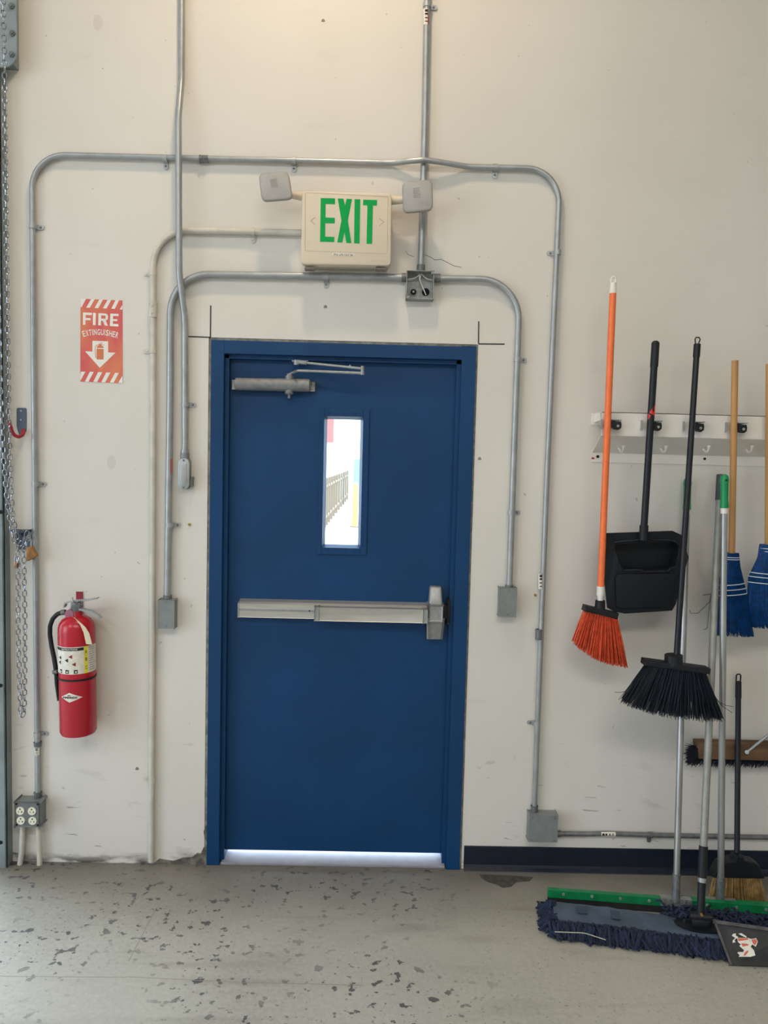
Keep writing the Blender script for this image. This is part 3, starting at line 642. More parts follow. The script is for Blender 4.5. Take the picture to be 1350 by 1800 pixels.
for pl in prn: MB().prism([KK(x, y) for x, y in pl], (0, 0.0004, 0)).build('stripe', M_SIGNW, t)
fire = MB()
for pl in ([(258, 392), (415, 398), (414, 440), (305, 436), (304, 488), (392, 491), (391, 530), (303, 527), (302, 610), (257, 608)], [(436, 400), (484, 402), (480, 615), (433, 613)],
           [(530, 405), (578, 407), (574, 620), (526, 618)], [(576, 407), (655, 410), (650, 447), (576, 444)], [(650, 410), (685, 425), (700, 460), (696, 505), (670, 530), (650, 536), (648, 500), (656, 490), (657, 460), (648, 447)], [(576, 500), (650, 502), (655, 536), (576, 538)], [(606, 536), (658, 532), (697, 625), (643, 622)],
           [(740, 412), (885, 418), (884, 458), (788, 454), (786, 508), (862, 511), (861, 545), (785, 542), (783, 592), (882, 597), (881, 640), (730, 632)]): fire.prism([KK(x, y) for x, y in pl], (0, 0.0004, 0))
fire.build('lettering', M_SIGNW, t)
word = 'EXTINGUISHER'; adv = [1, 1, .95, .5, 1.1, 1.1, 1.05, .5, 1, 1.05, .95, 1]; tot = sum(adv); pos = 0
lw = MB()
for ch, ad in zip(word, adv):
    s0 = pos/tot; pos += ad; mid = s0+ad/tot/2; wpx = ad/tot*640*(0.80 if ch != 'I' else 0.42)
    vs, fs = text2d(ch, 0.018)
    xm = (mid-0.5)*640; ang = math.asin(xm/1050)
    cxp = 565+xm; cyp = 738+(1050-math.sqrt(1050**2-xm*xm))+xm/640*28
    def fn(u, v):
        dx = (u-0.5)*wpx; dy = -(v-0.5)*105
        return KK(cxp+dx*math.cos(ang)-dy*math.sin(ang), cyp+dx*math.sin(ang)+dy*math.cos(ang))
    lw.add([fn(u, v) for u, v in vs], fs)
lw.build('lettering', M_SIGNW, t)
ar = MB().prism([KK(x, y) for x, y in ((425, 890), (700, 900), (700, 1095), (830, 1100), (555, 1365), (295, 1075), (425, 1080))], (0, 0.0004, 0)).build('arrow', M_SIGNW, t)
K2 = lambda x, y: K(x, y, 0.0012)
pic = MB().prism([K2(x, y) for x, y in ((498, 1030), (622, 1036), (620, 1220), (498, 1217))], (0, 0.0004, 0))
pic.prism([K2(x, y) for x, y in ((500, 1015), (508, 988), (535, 972), (540, 950), (580, 950), (584, 972), (612, 988), (622, 1018))], (0, 0.0004, 0))
def pline(mb, pts, w_, f):
    for (x0, y0), (x1, y1) in zip(pts, pts[1:]):
        L = math.hypot(x1-x0, y1-y0); nx, ny = -(y1-y0)/L*w_/2, (x1-x0)/L*w_/2
        mb.prism([f(x0+nx, y0+ny), f(x1+nx, y1+ny), f(x1-nx, y1-ny), f(x0-nx, y0-ny)], (0, 0.0003, 0))
pline(pic, [(540, 958), (495, 968), (475, 1000), (470, 1060), (478, 1120), (485, 1195)], 9, K2)
pline(pic, [(540, 945), (605, 922)], 9, K2); pline(pic, [(575, 950), (625, 965)], 8, K2)
pic.build('extinguisher_pictogram', M_SIGNO, ar)
# ------------------------------------------------------------------ fire extinguisher
ER = 0.0672; ED = 0.085
base = T(138, 1288, ED); base = Vector((base.x, -ED, base.z))
t = thing('fire_extinguisher', 'red fire extinguisher with black hose hanging on the wall', 'fire extinguisher', base)
def eu(u, v, d=None):                          # pixel on the extinguisher -> local coordinates
    p = T(u, v, ED if d is None else d)-base; return p
MB().lathe([(0.02, 0.006), (0.05, 0.0), (0.062, 0.002), (ER, 0.012), (ER, 0.400), (ER*0.985, 0.415), (ER*0.92, 0.430), (ER*0.78, 0.444), (ER*0.55, 0.454), (0.024, 0.460), (0.021, 0.474), (0.019, 0.474)], base, 48).build('cylinder', M_RED, t, True)
TH0 = math.radians(19.5)
def band(u0_, u1_, v0_, v1_, r, n=14):
    vs = []
    for v_ in (v0_, v1_):
        for j in range(n+1): vs.append(wrap(u0_+(u1_-u0_)*j/n, v_, r))
    return vs, [(j, j+1, n+2+j, n+1+j) for j in range(n)]
AX = 134.6
def wrap(u, v, r):                             # photo pixel -> point on the cylinder skin
    ax = AX+(v-1180)*0.021
    a = math.asin(max(-0.999, min(0.999, (u-ax)/31.6)))+TH0
    z = eu(135, v).z+(1-math.cos(a-TH0))*0.0*ER
    cosf = math.cos(a-TH0); vz = eu(135, v, ED+ER*cosf).z
    return base+Vector((r*math.sin(a), -r*math.cos(a), vz))
E_ = lambda x, y: (80+x/6.667, 1030+y/6.667)
def eband(name, x0, x1, y0, y1, r, m, parent, slope=0.0):
    vs = []; n = 14
    for yy in (y0, y1):
        for j in range(n+1):
            x = x0+(x1-x0)*j/n; vs.append(wrap(*E_(x, yy), r))
    return MB().add(vs, [(j, j+1, n+2+j, n+1+j) for j in range(n)]).build(name, m, parent, True)
vs = []
for z_ in (0.247, 0.350):
    for j in range(41):
        a = TH0-1.75+3.5*j/40; vs.append(base+Vector(((ER+.0006)*math.sin(a), -(ER+.0006)*math.cos(a), z_)))
lab = MB().add(vs, [(j, j+1, 42+j, 41+j) for j in range(40)]).build('instruction_label', M_PAPER, t, True)
def cylpatch(name, a0, a1, z0, z1, m, parent, dr=0.0012):
    vs = []
    for z_ in (z0, z1):
        for j in range(9):
            a = a0+(a1-a0)*j/8; vs.append(base+Vector(((ER+dr)*math.sin(a), -(ER+dr)*math.cos(a), z_)))
    return MB().add(vs, [(j, j+1, 10+j, 9+j) for j in range(8)]).build(name, m, parent)
def cyltext(s, a0, a1, z0, z1, m, parent, off=0.02, dr=0.0016, nm='lettering'):
    return textmap(MB(), s, lambda u, v: base+Vector(((ER+dr)*math.sin(a0+(a1-a0)*u), -(ER+dr)*math.cos(a0+(a1-a0)*u), z0+(z1-z0)*v)), off).build(nm, m, parent)
aY0, aY1 = TH0+0.40, TH0+0.62
cylpatch('header_band', TH0-1.4, aY0-0.02, 0.336, 0.347, M_INK, lab); cyltext('INSTRUCTIONS', TH0-0.85, TH0+0.05, 0.3385, 0.3445, M_PAPER, lab)
cylpatch('class_strip', aY0, aY1, 0.247, 0.350, M_YEL, lab)
for ch, z_ in (('A', 0.323), ('B', 0.294), ('C', 0.262)): cyltext(ch, aY0+0.06, aY1-0.06, z_, z_+0.013, M_INK, lab)
for k, (a0, z0, m_) in enumerate(((-0.30, 0.314, M_REDD), (-0.12, 0.285, M_REDD), (-0.52, 0.300, M_INK), (-0.98, 0.308, M_INK), (-1.02, 0.29, M_INK))):
    pl = [base+Vector(((ER+.0014)*math.sin(TH0+a0+0.13*math.cos(i*1.047)*(1.0 if i % 2 else .6)), -(ER+.0014)*math.cos(TH0+a0+0.13*math.cos(i*1.047)*(1.0 if i % 2 else .6)), z0+0.007*math.sin(i*1.047)*(1.2 if i % 2 else .6))) for i in range(6)]
    MB().add(pl, [tuple(range(6))]).build('pictogram', m_, lab)
for a0 in (-1.05, -0.62, -0.15): cylpatch('pictogram', TH0+a0, TH0+a0+0.2, 0.250, 0.264, M_INK, lab); cylpatch('pictogram', TH0+a0+.06, TH0+a0+.15, 0.253, 0.259, M_PAPER, lab, .0016)
for i in range(11): cylpatch('text_line', aY1+0.08, aY1+0.55-(i % 3)*0.07, 0.256+i*0.0085, 0.2585+i*0.0085, mat('grey_print', (150, 150, 150), 0.7), lab)
# diamond badge
dv_, dw_ = 0.1585, 0.0185; a_l, a_r = TH0-0.96, TH0+0.28; am = TH0-0.42
nd = 10; vs = []
for i in range(2*nd+1):
    f = i/nd; a = a_l+(am-a_l)*f if f <= 1 else am+(a_r-am)*(f-1); h = dw_*(f if f <= 1 else 2-f)
    for s_ in (1, -1): vs.append(base+Vector(((ER+.0007)*math.sin(a), -(ER+.0007)*math.cos(a), dv_+s_*h)))
bd = MB().add(vs, [(2*i, 2*i+2, 2*i+3, 2*i+1) for i in range(2*nd)]).build('maker_badge', M_PAPER, t)
cyltext('AMEREX', TH0-0.84, TH0+0.02, dv_-0.0035, dv_+0.0040, M_INK, bd, 0.035)
cylpatch('badge_mark', TH0-0.52, TH0-0.36, dv_+0.006, dv_+0.0095, M_REDD, bd)
# strap, bracket tab, valve, levers, hose
MB().lathe([(ER+.0003, 0.219), (ER+.0022, 0.219), (ER+.0022, 0.226), (ER+.0003, 0.226)], base, 40).build('retaining_band', M_BLACK, t, True)
tb = T(144, 1047, 0.0)
MB().box((tb.x-0.0125, -0.0005, base.z+0.1), (tb.x+0.0125, -0.004, tb.z+0.016), 0.001).box((tb.x-0.0125, -0.004, base.z+0.30), (tb.x+0.0125, -(ED-ER)-0.004, base.z+0.33)).build('wall_bracket', M_REDD, t)
N = base+Vector((0, 0, 0.470))
vl = MB().cyl(N, N+Vector((0, 0, 0.020)), 0.019, n=18).box(N+Vector((-0.016, -0.014, 0.015)), N+Vector((0.020, 0.014, 0.040)), 0.003)
valve = vl.build('valve', M_GALVD, t, True)
gc = T(125.5, 1079, ED+0.022)
MB().cyl(gc-YF*0.012, gc+YF*0.004, 0.0165, n=22).build('gauge', mat('mauve_cap', (150, 96, 116), 0.5), t, True)
def lever(pts, wd_, th=0.003):
    mb = MB(); P = [Vector(p) for p in pts]; k = len(P); vs = []
    for i, p in enumerate(P):
        tn = (P[min(i+1, k-1)]-P[max(i-1, 0)]).normalized(); nn = tn.cross(Vector((0, 1, 0))).normalized()
        for sy_ in (-1, 1):
            for sn in (0, 1): vs.append(p+Vector((0, sy_*wd_/2, 0))+nn*th*sn*-1)
    fs = []
    for i in range(k-1):
        a_ = i*4; b_ = a_+4; fs += [(a_, b_, b_+2, a_+2), (a_+1, a_+3, b_+3, b_+1), (a_, a_+1, b_+1, b_), (a_+2, b_+2, b_+3, a_+3)]
    fs += [(0, 2, 3, 1), ((k-1)*4, (k-1)*4+1, (k-1)*4+3, (k-1)*4+2)]
    return mb.add(vs, fs)
ld = ED
up = lever([T(116, 1066, ld), T(119, 1058.5, ld), T(135, 1055, ld), T(160, 1053.5, ld), T(176, 1050.5, ld)], 0.026, 0.005)
up.build('squeeze_lever', M_GALV, t, True)
lever([T(128, 1068, ld), T(146, 1069, ld), T(165, 1074, ld), T(178, 1082, ld), T(182, 1087, ld)], 0.024, 0.008).build('carry_handle', M_GALV, t, True)
MB().tube([T(131, 1050, ld+.016), T(134, 1060, ld+.016), T(141, 1064, ld+.017), T(149, 1063, ld+.016), T(150, 1058, ld+.015), T(143, 1057, ld+.016), T(136, 1062, ld+.017)], 0.0016, 6).build('pull_pin', M_GALVD, t, True)
H = [T(120, 1075.5, ld+.01), T(112, 1076.5, ld+.012), T(104, 1079, ld+.012), T(96, 1087, ld+.010), T(91, 1100, ld), T(90.5, 1115, ld-.01), T(93, 1135, ld-.01), T(97, 1155, ld-.005), T(99.5, 1172, ld), T(100.5, 1185, ld)]
MB().tube(fillet(H, 0.03, 4), 0.0085, 12).build('hose', M_BLACK, t, True)
MB().tube([T(100.5, 1180, ld), T(101, 1200, ld), T(103.5, 1231, ld)], [0.008, 0.0075, 0.0045], 12).build('nozzle', M_BLACK, t, True)
MB().cyl(T(95, 1181, ld+.004), T(103, 1180, ld+.006), 0.0075, n=14).build('hose_clip', M_GALVD, t, True)
MB().cyl(T(111, 1076.5, ld+.012), T(118, 1075.6, ld+.011), 0.0105, n=14).build('hose_fitting', M_GALVD, t, True)
tg = [(134, 1086), (142, 1093), (149, 1101), (155, 1113), (159.5, 1133)]
vs = []
for i, (u, v) in enumerate(tg):
    p = T(u, v, ED+0.072-0.003*i); ang = [-.75, -.7, -.5, -.25, -.12][i]; x = Vector((math.cos(ang), 0.25, -math.sin(ang)*-1)).normalized()*0.0105
    for s_ in (-1, 1):
        for dd in (0, 0.0008): vs.append(p+x*s_+YF*dd)
MB().add(vs, [f for i in range(4) for f in ((4*i, 4*i+4, 4*i+6, 4*i+2), (4*i+1, 4*i+3, 4*i+7, 4*i+5), (4*i, 4*i+1, 4*i+5, 4*i+4), (4*i+2, 4*i+6, 4*i+7, 4*i+3))]).build('inspection_tag', mat('cream_tag', (222, 214, 186), 0.7), t)
MB().tube([T(132, 1064, ED+.02), T(134, 1076, ED+.05), T(136, 1087, ED+.073)], 0.0012, 5).build('tag_wire', M_GALVD, t)
t.rotation_euler = (0, math.radians(-0.9), 0)
# ------------------------------------------------------------------ roll-up door track, hoist chain, hook, padlocks
tx = T(18, 1000, 0).x
tk = thing('door_track', 'weathered steel roll-up door track angle standing at the wall end', 'door track', (tx-0.03, -0.02, 0))
MB().box((tx-0.006, 0, 0), (tx, -0.05, 3.05), 0.001).box((tx-0.09, -0.044, 0), (tx, -0.05, 3.05), 0.001).build('angle_iron', M_TRACK, tk)
for v in (1481, 1205, 900): p = T(1.5, v, 0.0505); MB().cyl(p, p+YF*0.0012, 0.0075, n=14).build('bolt_hole', M_DARK, tk)
zbk = T(29.5, 119, 0.062).z
bp = MB(); a = T(-18, -60, 0.062); b = T(29.5, 119, 0.062)
pl = [Vector((a.x, -0.062, a.z)), Vector((b.x, -0.062, a.z)), Vector((b.x, -0.062, b.z+0.05))] + [Vector((b.x-0.05+0.05*math.cos(x), -0.062, b.z+0.05-0.05*math.sin(x))) for x in (0.4, 0.8, 1.2, 1.57)] + [Vector((a.x, -0.062, b.z))]
t = thing('shaft_bracket', 'rounded steel shaft bracket plate at the top of the door track', 'bracket', (b.x, 0, b.z))
bp.prism(pl, (0, 0.008, 0)); bp.box((a.x, -0.056, b.z+0.02), (b.x-0.02, 0, a.z)); bp.build('plate', M_TRACK, t)
for u, v in ((21, 11), (22, 59), (21, 96)):
    p = T(u, v, 0.062); MB().cyl(p, p+YF*0.006, 0.011, n=6).cyl(p+YF*0.006, p+YF*0.010, 0.006, n=10).build('bolt', M_GALVD, t)
# one link, shared by all
PITCH_ = 0.0212; WR = 0.0021
def link_mesh():
    L = PITCH_/2+WR*0.6; hw = 0.0068; pts = []
    for s_, a0 in ((1, 0), (-1, math.pi)):
        for i in range(6): a = a0+math.pi*i/5; pts.append(Vector((hw*math.cos(a), 0, s_*(L-hw)+hw*math.sin(a))))
    o = MB().tube(pts, WR, 6, closed=True).build('link', M_CHAIN, None, True); me = o.data; bpy.data.objects.remove(o); return me
LINK = link_mesh()
def chain(label, pts, loc, twist=0.5, group=None):
    t = thing('hoist_chain', label, 'chain', loc, group); P = fillet(pts, 0.03, 6); acc = 0; tgt = 0; k = 0; out = []
    seg = [(P[i], P[i+1]) for i in range(len(P)-1)]; cum = 0
    samples = []
    for a_, b_ in seg:
        L = (b_-a_).length
        while tgt <= cum+L: samples.append((a_+(b_-a_)*((tgt-cum)/L if L else 0), (b_-a_).normalized())); tgt += PITCH_
        cum += L
    for k, (p, d_) in enumerate(samples):
        o = bpy.data.objects.new('link', LINK); C.objects.link(o)
        q = Vector((0, 0, 1)).rotation_difference(d_ if d_.z >= 0 else -d_).to_matrix().to_4x4()
        ang = twist+(math.pi/2 if k % 2 else 0)+random.uniform(-0.12, 0.12)
        o.matrix_basis = Matrix.Translation(p) @ q @ Matrix.Rotation(ang, 4, 'Z')
        attach(o, t)
    return t
chain('zinc hoist chain hanging past the shaft bracket plate down to the wall keeper',
      [T(5, -20, .14), T(8, 120, .14), T(10, 330, .135), T(12.5, 520, .13), T(15, 720, .12), T(18, 830, .11), T(22, 905, .10), T(31, 948, .085), T(40, 950, .075)], T(40, 950, 0))
chain('zinc hoist chain hanging in front of the track, slanting to the wall keeper',
      [T(-3, 520, .17), T(1, 700, .16), T(6, 800, .15), T(13, 885, .13), T(24, 950, .115), T(34, 962, .10)], T(30, 950, 0), 0.3)
chain('loop of zinc chain hanging below the wall keeper beside a brass padlock',
      [T(47, 938, .085), T(42, 948, .09), T(31, 962, .10), T(32, 985, .10), T(31.5, 1100, .10), T(36, 1258, .10), T(39, 1260, .10), T(43, 1250, .095), T(44, 1100, .09), T(42, 965, .085), T(52, 940, .08), T(57, 936, .075)], T(38, 1262, 0), 0.7)
kp = T(30, 930, .0); kq = T(56, 966, 0.0)
t = thing('chain_keeper', 'small dark steel chain keeper bracket on the wall', 'bracket', ((kp.x+kq.x)/2, 0, kq.z))
MB().box((kp.x, 0, kq.z), (kq.x, -0.005, kp.z), 0.001).build('back_plate', M_SLATE, t)
MB().box((kp.x, 0, kp.z-0.006), (kq.x, -0.07, kp.z), 0.001).build('shelf', M_SLATE, t)
pp = T(51, 949, .005); MB().cyl(pp, pp+YF*0.006, 0.007, n=6).build('bolt', M_GALVD, t)
MB().tube([T(36, 940, 0.0), T(36, 941, 0.06), T(36, 932, .07)], 0.004, 8).build('peg', M_SLATE, t, True)
def padlock(label, pl, d, sh, grp=None):
    c = sum((T(u, v, d) for u, v in pl), Vector())/len(pl); t = thing('padlock', label, 'padlock', c)
    MB().prism(rrect([T(u, v, d+0.012) for u, v in pl], 0.005), (0, 0.022, 0), 0.002).build('body', M_BRASS, t, True)
    MB().tube(fillet([T(*p, d+.002) for p in sh], 0.01, 4), 0.0032, 8).build('shackle', M_GALV, t, True)
padlock('tarnished brass padlock hanging tilted at the chain keeper', [(46, 962), (54, 960.5), (64, 978), (46, 987.5)], 0.035, [(47.5, 964), (46, 948), (51, 943), (55, 951), (55, 963)])
padlock('small brass padlock half hidden behind the hanging chain loop', [(25, 988), (30, 986), (28.5, 1000), (23, 999)], 0.06, [(26, 990), (27, 978), (32, 977), (29.5, 989)])
hp = T(29, 717.5, 0.0)
t = thing('utility_hook', 'slate grey wall hook with red dipped arm beside the chain', 'hook', T(37, 765, 0))
MB().prism(rrect([T(29, 717, .004), T(46, 717, .004), T(46, 757, .004), T(40, 766, .004), T(33, 764, .004), T(29, 750, .004)], 0.006), (0, 0.004, 0), 0.001).build('plate', M_SLATE, t)
for v in (722, 738): p = T(37, v, .004); MB().cyl(p, p+YF*0.0025, 0.0035, n=8).build('screw', M_GALV, t)
MB().tube(fillet([T(41, 755, .006), T(41, 764, .02), T(34, 768, .05), T(24, 768, .085), T(20, 758, .10), T(16, 738, .105)], 0.03, 5), [0.0065]*100, 10).build('arm', M_HOOKR, t, True) if False else None
hpts = fillet([T(41, 756, .006), T(40.5, 764, .025), T(33, 768.5, .055), T(23, 764, .085), T(17, 744, .10)], 0.03, 5)
MB().tube(hpts, 0.0068, 10).build('arm', M_HOOKR, t, True)
# ------------------------------------------------------------------ broom rack
rx0 = T(1040, 805).x; rx1 = 2.15
RD = 0.11
zf1 = T(1150, 726, RD).z; zf0 = T(1150, 767, RD).z; zs = T(1150, 797, 0.004).z; zb0 = T(1150, 815, 0).z
t = thing('broom_rack', 'white enamelled steel wall rack with black spring clips holding brooms', 'rack', (rx0, 0, zb0))
rk = MB(); th = 0.003
rk.box((rx0, 0, zb0), (rx1, -th, zs), 0.0005)
rk.prism([(rx0, -0.001, zs), (rx0, -RD+th, zf0), (rx0, -RD, zf0), (rx0, -RD, zf0-0.002), (rx0, -th-0.001, zs-0.003)], (rx1-rx0, 0, 0))
rk.box((rx0, -RD, zf0-0.001), (rx1, -RD+th, zf1), 0.0005)
rk.box((rx0, -RD, zf1-th), (rx1, -RD+0.03, zf1))
rk.build('rail', M_WHITE, t)
MB().prism([(rx0+0.004, -0.0, zf1-0.035), (rx0+0.004, -0.0, zf1), (rx0+0.004, -RD+0.03, zf1), (rx0+0.004, -RD+0.03, zf1-0.03)], (0.003, 0, 0)).box((rx0-0.03+0.02, -0.0005, zf1-0.045), (rx0+0.03, -0.003, zf1)).build('end_bracket', M_WHITE, t)
for u, v, r_ in ((1050.5, 802.5, .006), (1238.5, 806.5, .005)): p = T(u, v, .003); MB().cyl(p, p+YF*0.003, r_, n=10).build('screw', M_BLACKM, t)
fl = T(1040, 804, .0035); MB().box((fl.x+.0, -0.003, fl.z-0.007), (fl.x+0.011, -0.0036, fl.z)).build('flag_sticker', mat('flag_red', (178, 60, 62), 0.6), t)
MB().box((fl.x+.0, -0.0036, fl.z-0.0035), (fl.x+0.0045, -0.004, fl.z)).build('flag_canton', mat('flag_blue', (40, 46, 90), 0.6), t)
clipx = [T(u, 750, RD+.03).x for u in (1070.5, 1141.5, 1216, 1291.5)]; clipx.append(clipx[3]+(clipx[3]-clipx[2])); zc = (zf0+zf1)/2-0.004
for i, cx in enumerate(clipx):
    cz_ = zc
    pl = MB().box((cx+0.010, -RD, cz_-0.014), (cx+0.046, -RD-0.0025, cz_+0.018)).box((cx-0.0235, -RD, cz_-0.016), (cx-0.0205, -RD-0.014, cz_+0.018), 0.001).box((cx+0.012, -RD, cz_+0.015), (cx+0.046, -RD-0.034, cz_+0.018), 0.0005)
    cb = pl.build('clip_bracket', M_GALV, t)
    cam_ = MB().prism([Vector((cx+x, -RD-0.010, cz_+z)) for x, z in ((.0125, .017), (.021, .018), (.024, .010), (.033, .009), (.043, .011), (.046, .0), (.045, -.013), (.036, -.020), (.022, -.018), (.0125, -.008))], (0, -0.022, 0), 0.001)
    cm = cam_.build('clip_cam', M_BLACK, t, True)
    MB().cyl((cx+0.033, -RD-0.032, cz_-0.006), (cx+0.033, -RD-0.0345, cz_-0.006), 0.0055, 0.004, 12).build('rivet', M_ALU, cm, True)
for u in (1088.5, 1162, 1236, 1310.5, 1384):
    p = T(u, 789, 0.04)
    MB().tube(fillet([Vector((p.x, -0.030, p.z+0.005)), Vector((p.x, -0.062, p.z-0.012)), Vector((p.x, -0.085, p.z-0.012)), Vector((p.x, -0.090, p.z+0.008))], 0.012, 4), 0.0042, 8).cyl((p.x, -0.090, p.z+.004), (p.x, -0.090, p.z+0.012), 0.0065, n=10).build('peg_hook', M_WHITE, t, True)
# ------------------------------------------------------------------ brooms
def handle(parent, a, b, r, m, name='handle', n=16): return MB().tube([a, (Vector(a)+Vector(b))/2, b], r, n).build(name, m, parent, True)
def bristles(parent, m, tops, bots, thick, n, r, curve=0.0, jit=0.006, name='bristles', tip=0.6, rows=6, seg=2):
    # tops/bots: functions s in 0..1 -> point on the front line; bristles fill a slab of given thickness
    mb = MB()
    for i in range(n):
        s = (i+random.random())/n; row = random.random(); dy = (row-0.5)*thick
        p = tops(s)+Vector((0, dy*0.7, 0)); q = bots(min(1, max(0, s+random.uniform(-.012, .012))))+Vector((random.gauss(0, jit*.5), dy*1.15+random.gauss(0, jit*.4), random.uniform(-jit, jit)))
        mid = (p+q)/2+Vector((random.gauss(0, jit*.25), random.gauss(0, jit*.2), 0))+Vector((curve*(s-.5)*2, 0, 0))
        P = [p, mid, q] if seg == 2 else [p, q]
        mb.tube(P, [r]*(len(P)-1)+[r*tip], 3, cap=False)
    o = mb.build(name, m, parent); o['kind'] = 'stuff'; return o
def lin2(a, b): return lambda s: Vector(a)+(Vector(b)-Vector(a))*s
def lin3(a, b, c): return lambda s: (Vector(a)*(1-s)**2+Vector(b)*2*s*(1-s)+Vector(c)*s*s)
HDp = RD+0.028
def block(mb, a, b, h, thick, bev=0.004):       # slanted head block between two points (top line), height h
    a = Vector(a); b = Vector(b); d = (b-a).normalized(); nrm = Vector((-d.z, 0, d.x)); nrm = nrm if nrm.z < 0 else -nrm
    mb.prism([a+YF*(thick/2), b+YF*(thick/2), b+nrm*h+YF*(thick/2), a+nrm*h+YF*(thick/2)], (0, thick, 0), bev)
    return nrm
# orange broom
t = thing('angle_broom', 'orange broom with white end cap hanging first from the rack end', 'broom', T(1056, 1170, HDp))
a = T(1077.5, 514, HDp); b = T(1056, 1032, HDp); r_ = 0.0125
handle(t, a, b, r_, M_ORANGE)
u_ = (a-b).normalized()
capm = MB().cyl(a-u_*0.004, a+u_*0.034, r_+0.001, r_*0.85, 16)
lc = a+u_*0.042
capm.tube([lc+Vector((0.0088*math.cos(x), 0, 0.014*math.sin(x))) for x in [i*0.524 for i in range(12)]], 0.0046, 8, closed=True)
capm.build('hanging_cap', M_WHITE, t, True)
MB().cyl(b+u_*0.003, b-u_*0.032, r_+0.002, n=16).cyl(b-u_*0.032, b-u_*0.06, r_-0.002, n=16).build('ferrule', M_WHITE, t, True)
hb = MB(); bt = T(1027.5, 1061, HDp-.02); bt2 = T(1085, 1076, HDp-.02); c0, c1 = T(1027, 1063, HDp), T(1085.5, 1077, HDp)
block(hb, c0, c1, 0.022, 0.042); hb.cyl(b-u_*0.050, b-u_*0.085, 0.0175, 0.020, 16); hb.build('head_block', M_BLACK, t)
tp = lin2(T(1027.5, 1072, HDp), T(1084, 1087, HDp)); btm = lin3(T(1007, 1126, HDp), T(1040, 1166, HDp), T(1103, 1171, HDp))
bristles(t, M_OBR, tp, btm, 0.038, 520, 0.0021, jit=0.005)
# lobby dustpan
t = thing('lobby_dustpan', 'upright black dustpan on a long black handle hanging from the rack', 'dustpan', T(1130, 1075, .11))
Kd = lambda x, y, d: T(1040+x/7.5, 910+y/7.5, d)
outl = [(190, 205), (640, 190), (1070, 175), (1180, 225), (1245, 420), (1280, 530), (1230, 690), (1170, 900), (1110, 1140), (1060, 1225), (750, 1246), (440, 1265), (300, 1240), (210, 1190), (190, 980), (165, 780)]
inl = [(310, 350), (640, 335), (1060, 318), (1100, 325), (1150, 370), (1140, 470), (1120, 560), (1100, 640), (1060, 672), (1010, 680), (750, 692), (430, 692), (400, 660), (360, 590), (330, 500), (295, 410)]
n_ = len(outl)
bm_ = MB().prism([Kd(x, y, .080) for x, y in outl], (0, 0.010, 0))
# shell between the back plate and the front rim
fo = [Kd(x, y, .128 if y < 500 else .138) for x, y in outl]; bo = [Kd(x, y, .080) for x, y in outl]; fi = [Kd(x, y, .128 if y < 500 else .142) for x, y in inl]; bi = [p+Vector((0, 0.045, 0)) for p in fi]
bm_.add(bo+fo+fi+bi, [f for i in range(n_) for f in ((i, (i+1) % n_, n_+(i+1) % n_, n_+i), (n_+i, n_+(i+1) % n_, 2*n_+(i+1) % n_, 2*n_+i), (2*n_+i, 2*n_+(i+1) % n_, 3*n_+(i+1) % n_, 3*n_+i))])
M_PANB = mat('moulded_black_plastic', (14, 20, 29), 0.5, var=0.1, scale=30, spec=0.3)
pan = bm_.build('pan', M_PANB, t, True, 30)
MB().prism(rrect([Kd(310, 745, .150), Kd(1120, 735, .150), Kd(1060, 1190, .146), Kd(330, 1210, .146)], 0.02), (0, 0.012, 0), 0.004).build('front_panel', M_PANB, t, True)
lip = lambda pts, r: MB().tube(fillet([Kd(x, y, d) for x, y, d in pts], 0.01, 3), r, 8)
lip([(425, 692, .146), (640, 688, .147), (690, 712, .147), (1010, 705, .147), (1020, 680, .146), (1090, 655, .144)], 0.0032).build('lip', M_BLACK, t, True)
lip([(300, 328, .131), (470, 305, .132), (600, 298, .133), (660, 270, .134), (690, 225, .137)], 0.004).build('rib', M_BLACK, t, True)
lip([(690, 225, .137), (740, 260, .135), (800, 292, .133), (1060, 296, .131), (1100, 320, .130)], 0.004).build('rib', M_BLACK, t, True)
a = T(1150, 640, HDp); b = T(1131.5, 935, HDp+.010)
handle(t, a, b, 0.0128, M_BLACKM)
MB().cyl(a-Vector((0, 0, .01)), a+(a-b).normalized()*0.075, 0.0145, n=16).lathe([(0.0145, 0), (0.0125, .006), (0.007, .010), (0.001, .011)], a+(a-b).normalized()*0.075, 16).build('grip', M_BLACK, t, True)
MB().cyl(b+Vector((0, 0, .025)), b-Vector((0, 0, .03)), 0.0160, 0.0165, 16).build('socket', M_BLACK, t, True)
# red mark on the handle: two wedges that follow the round of the handle
def hwedge(uv):
    vs = []; d_ = (b-a).normalized()
    for u, v in uv:
        f = (v-640)/(935-640); c = a+(b-a)*f; xx = T(u, v, HDp).x-c.x; xx = max(-.0128, min(.0128, xx)); vs.append(Vector((c.x+xx, c.y-math.sqrt(max(0, 0.0142**2-xx*xx)), c.z)))
    return vs
MB().add(hwedge([(1149.6, 711.5), (1149.4, 722), (1148.6, 730.5), (1143.5, 728), (1139, 724.8), (1143, 719)]), [(0, 1, 2, 3, 4, 5)]).add(hwedge([(1138, 727), (1141.5, 730), (1139.5, 734), (1137, 738)]), [(0, 1, 2, 3)]).build('red_decal', mat('red_decal_ink', (206, 50, 44), 0.5), t)
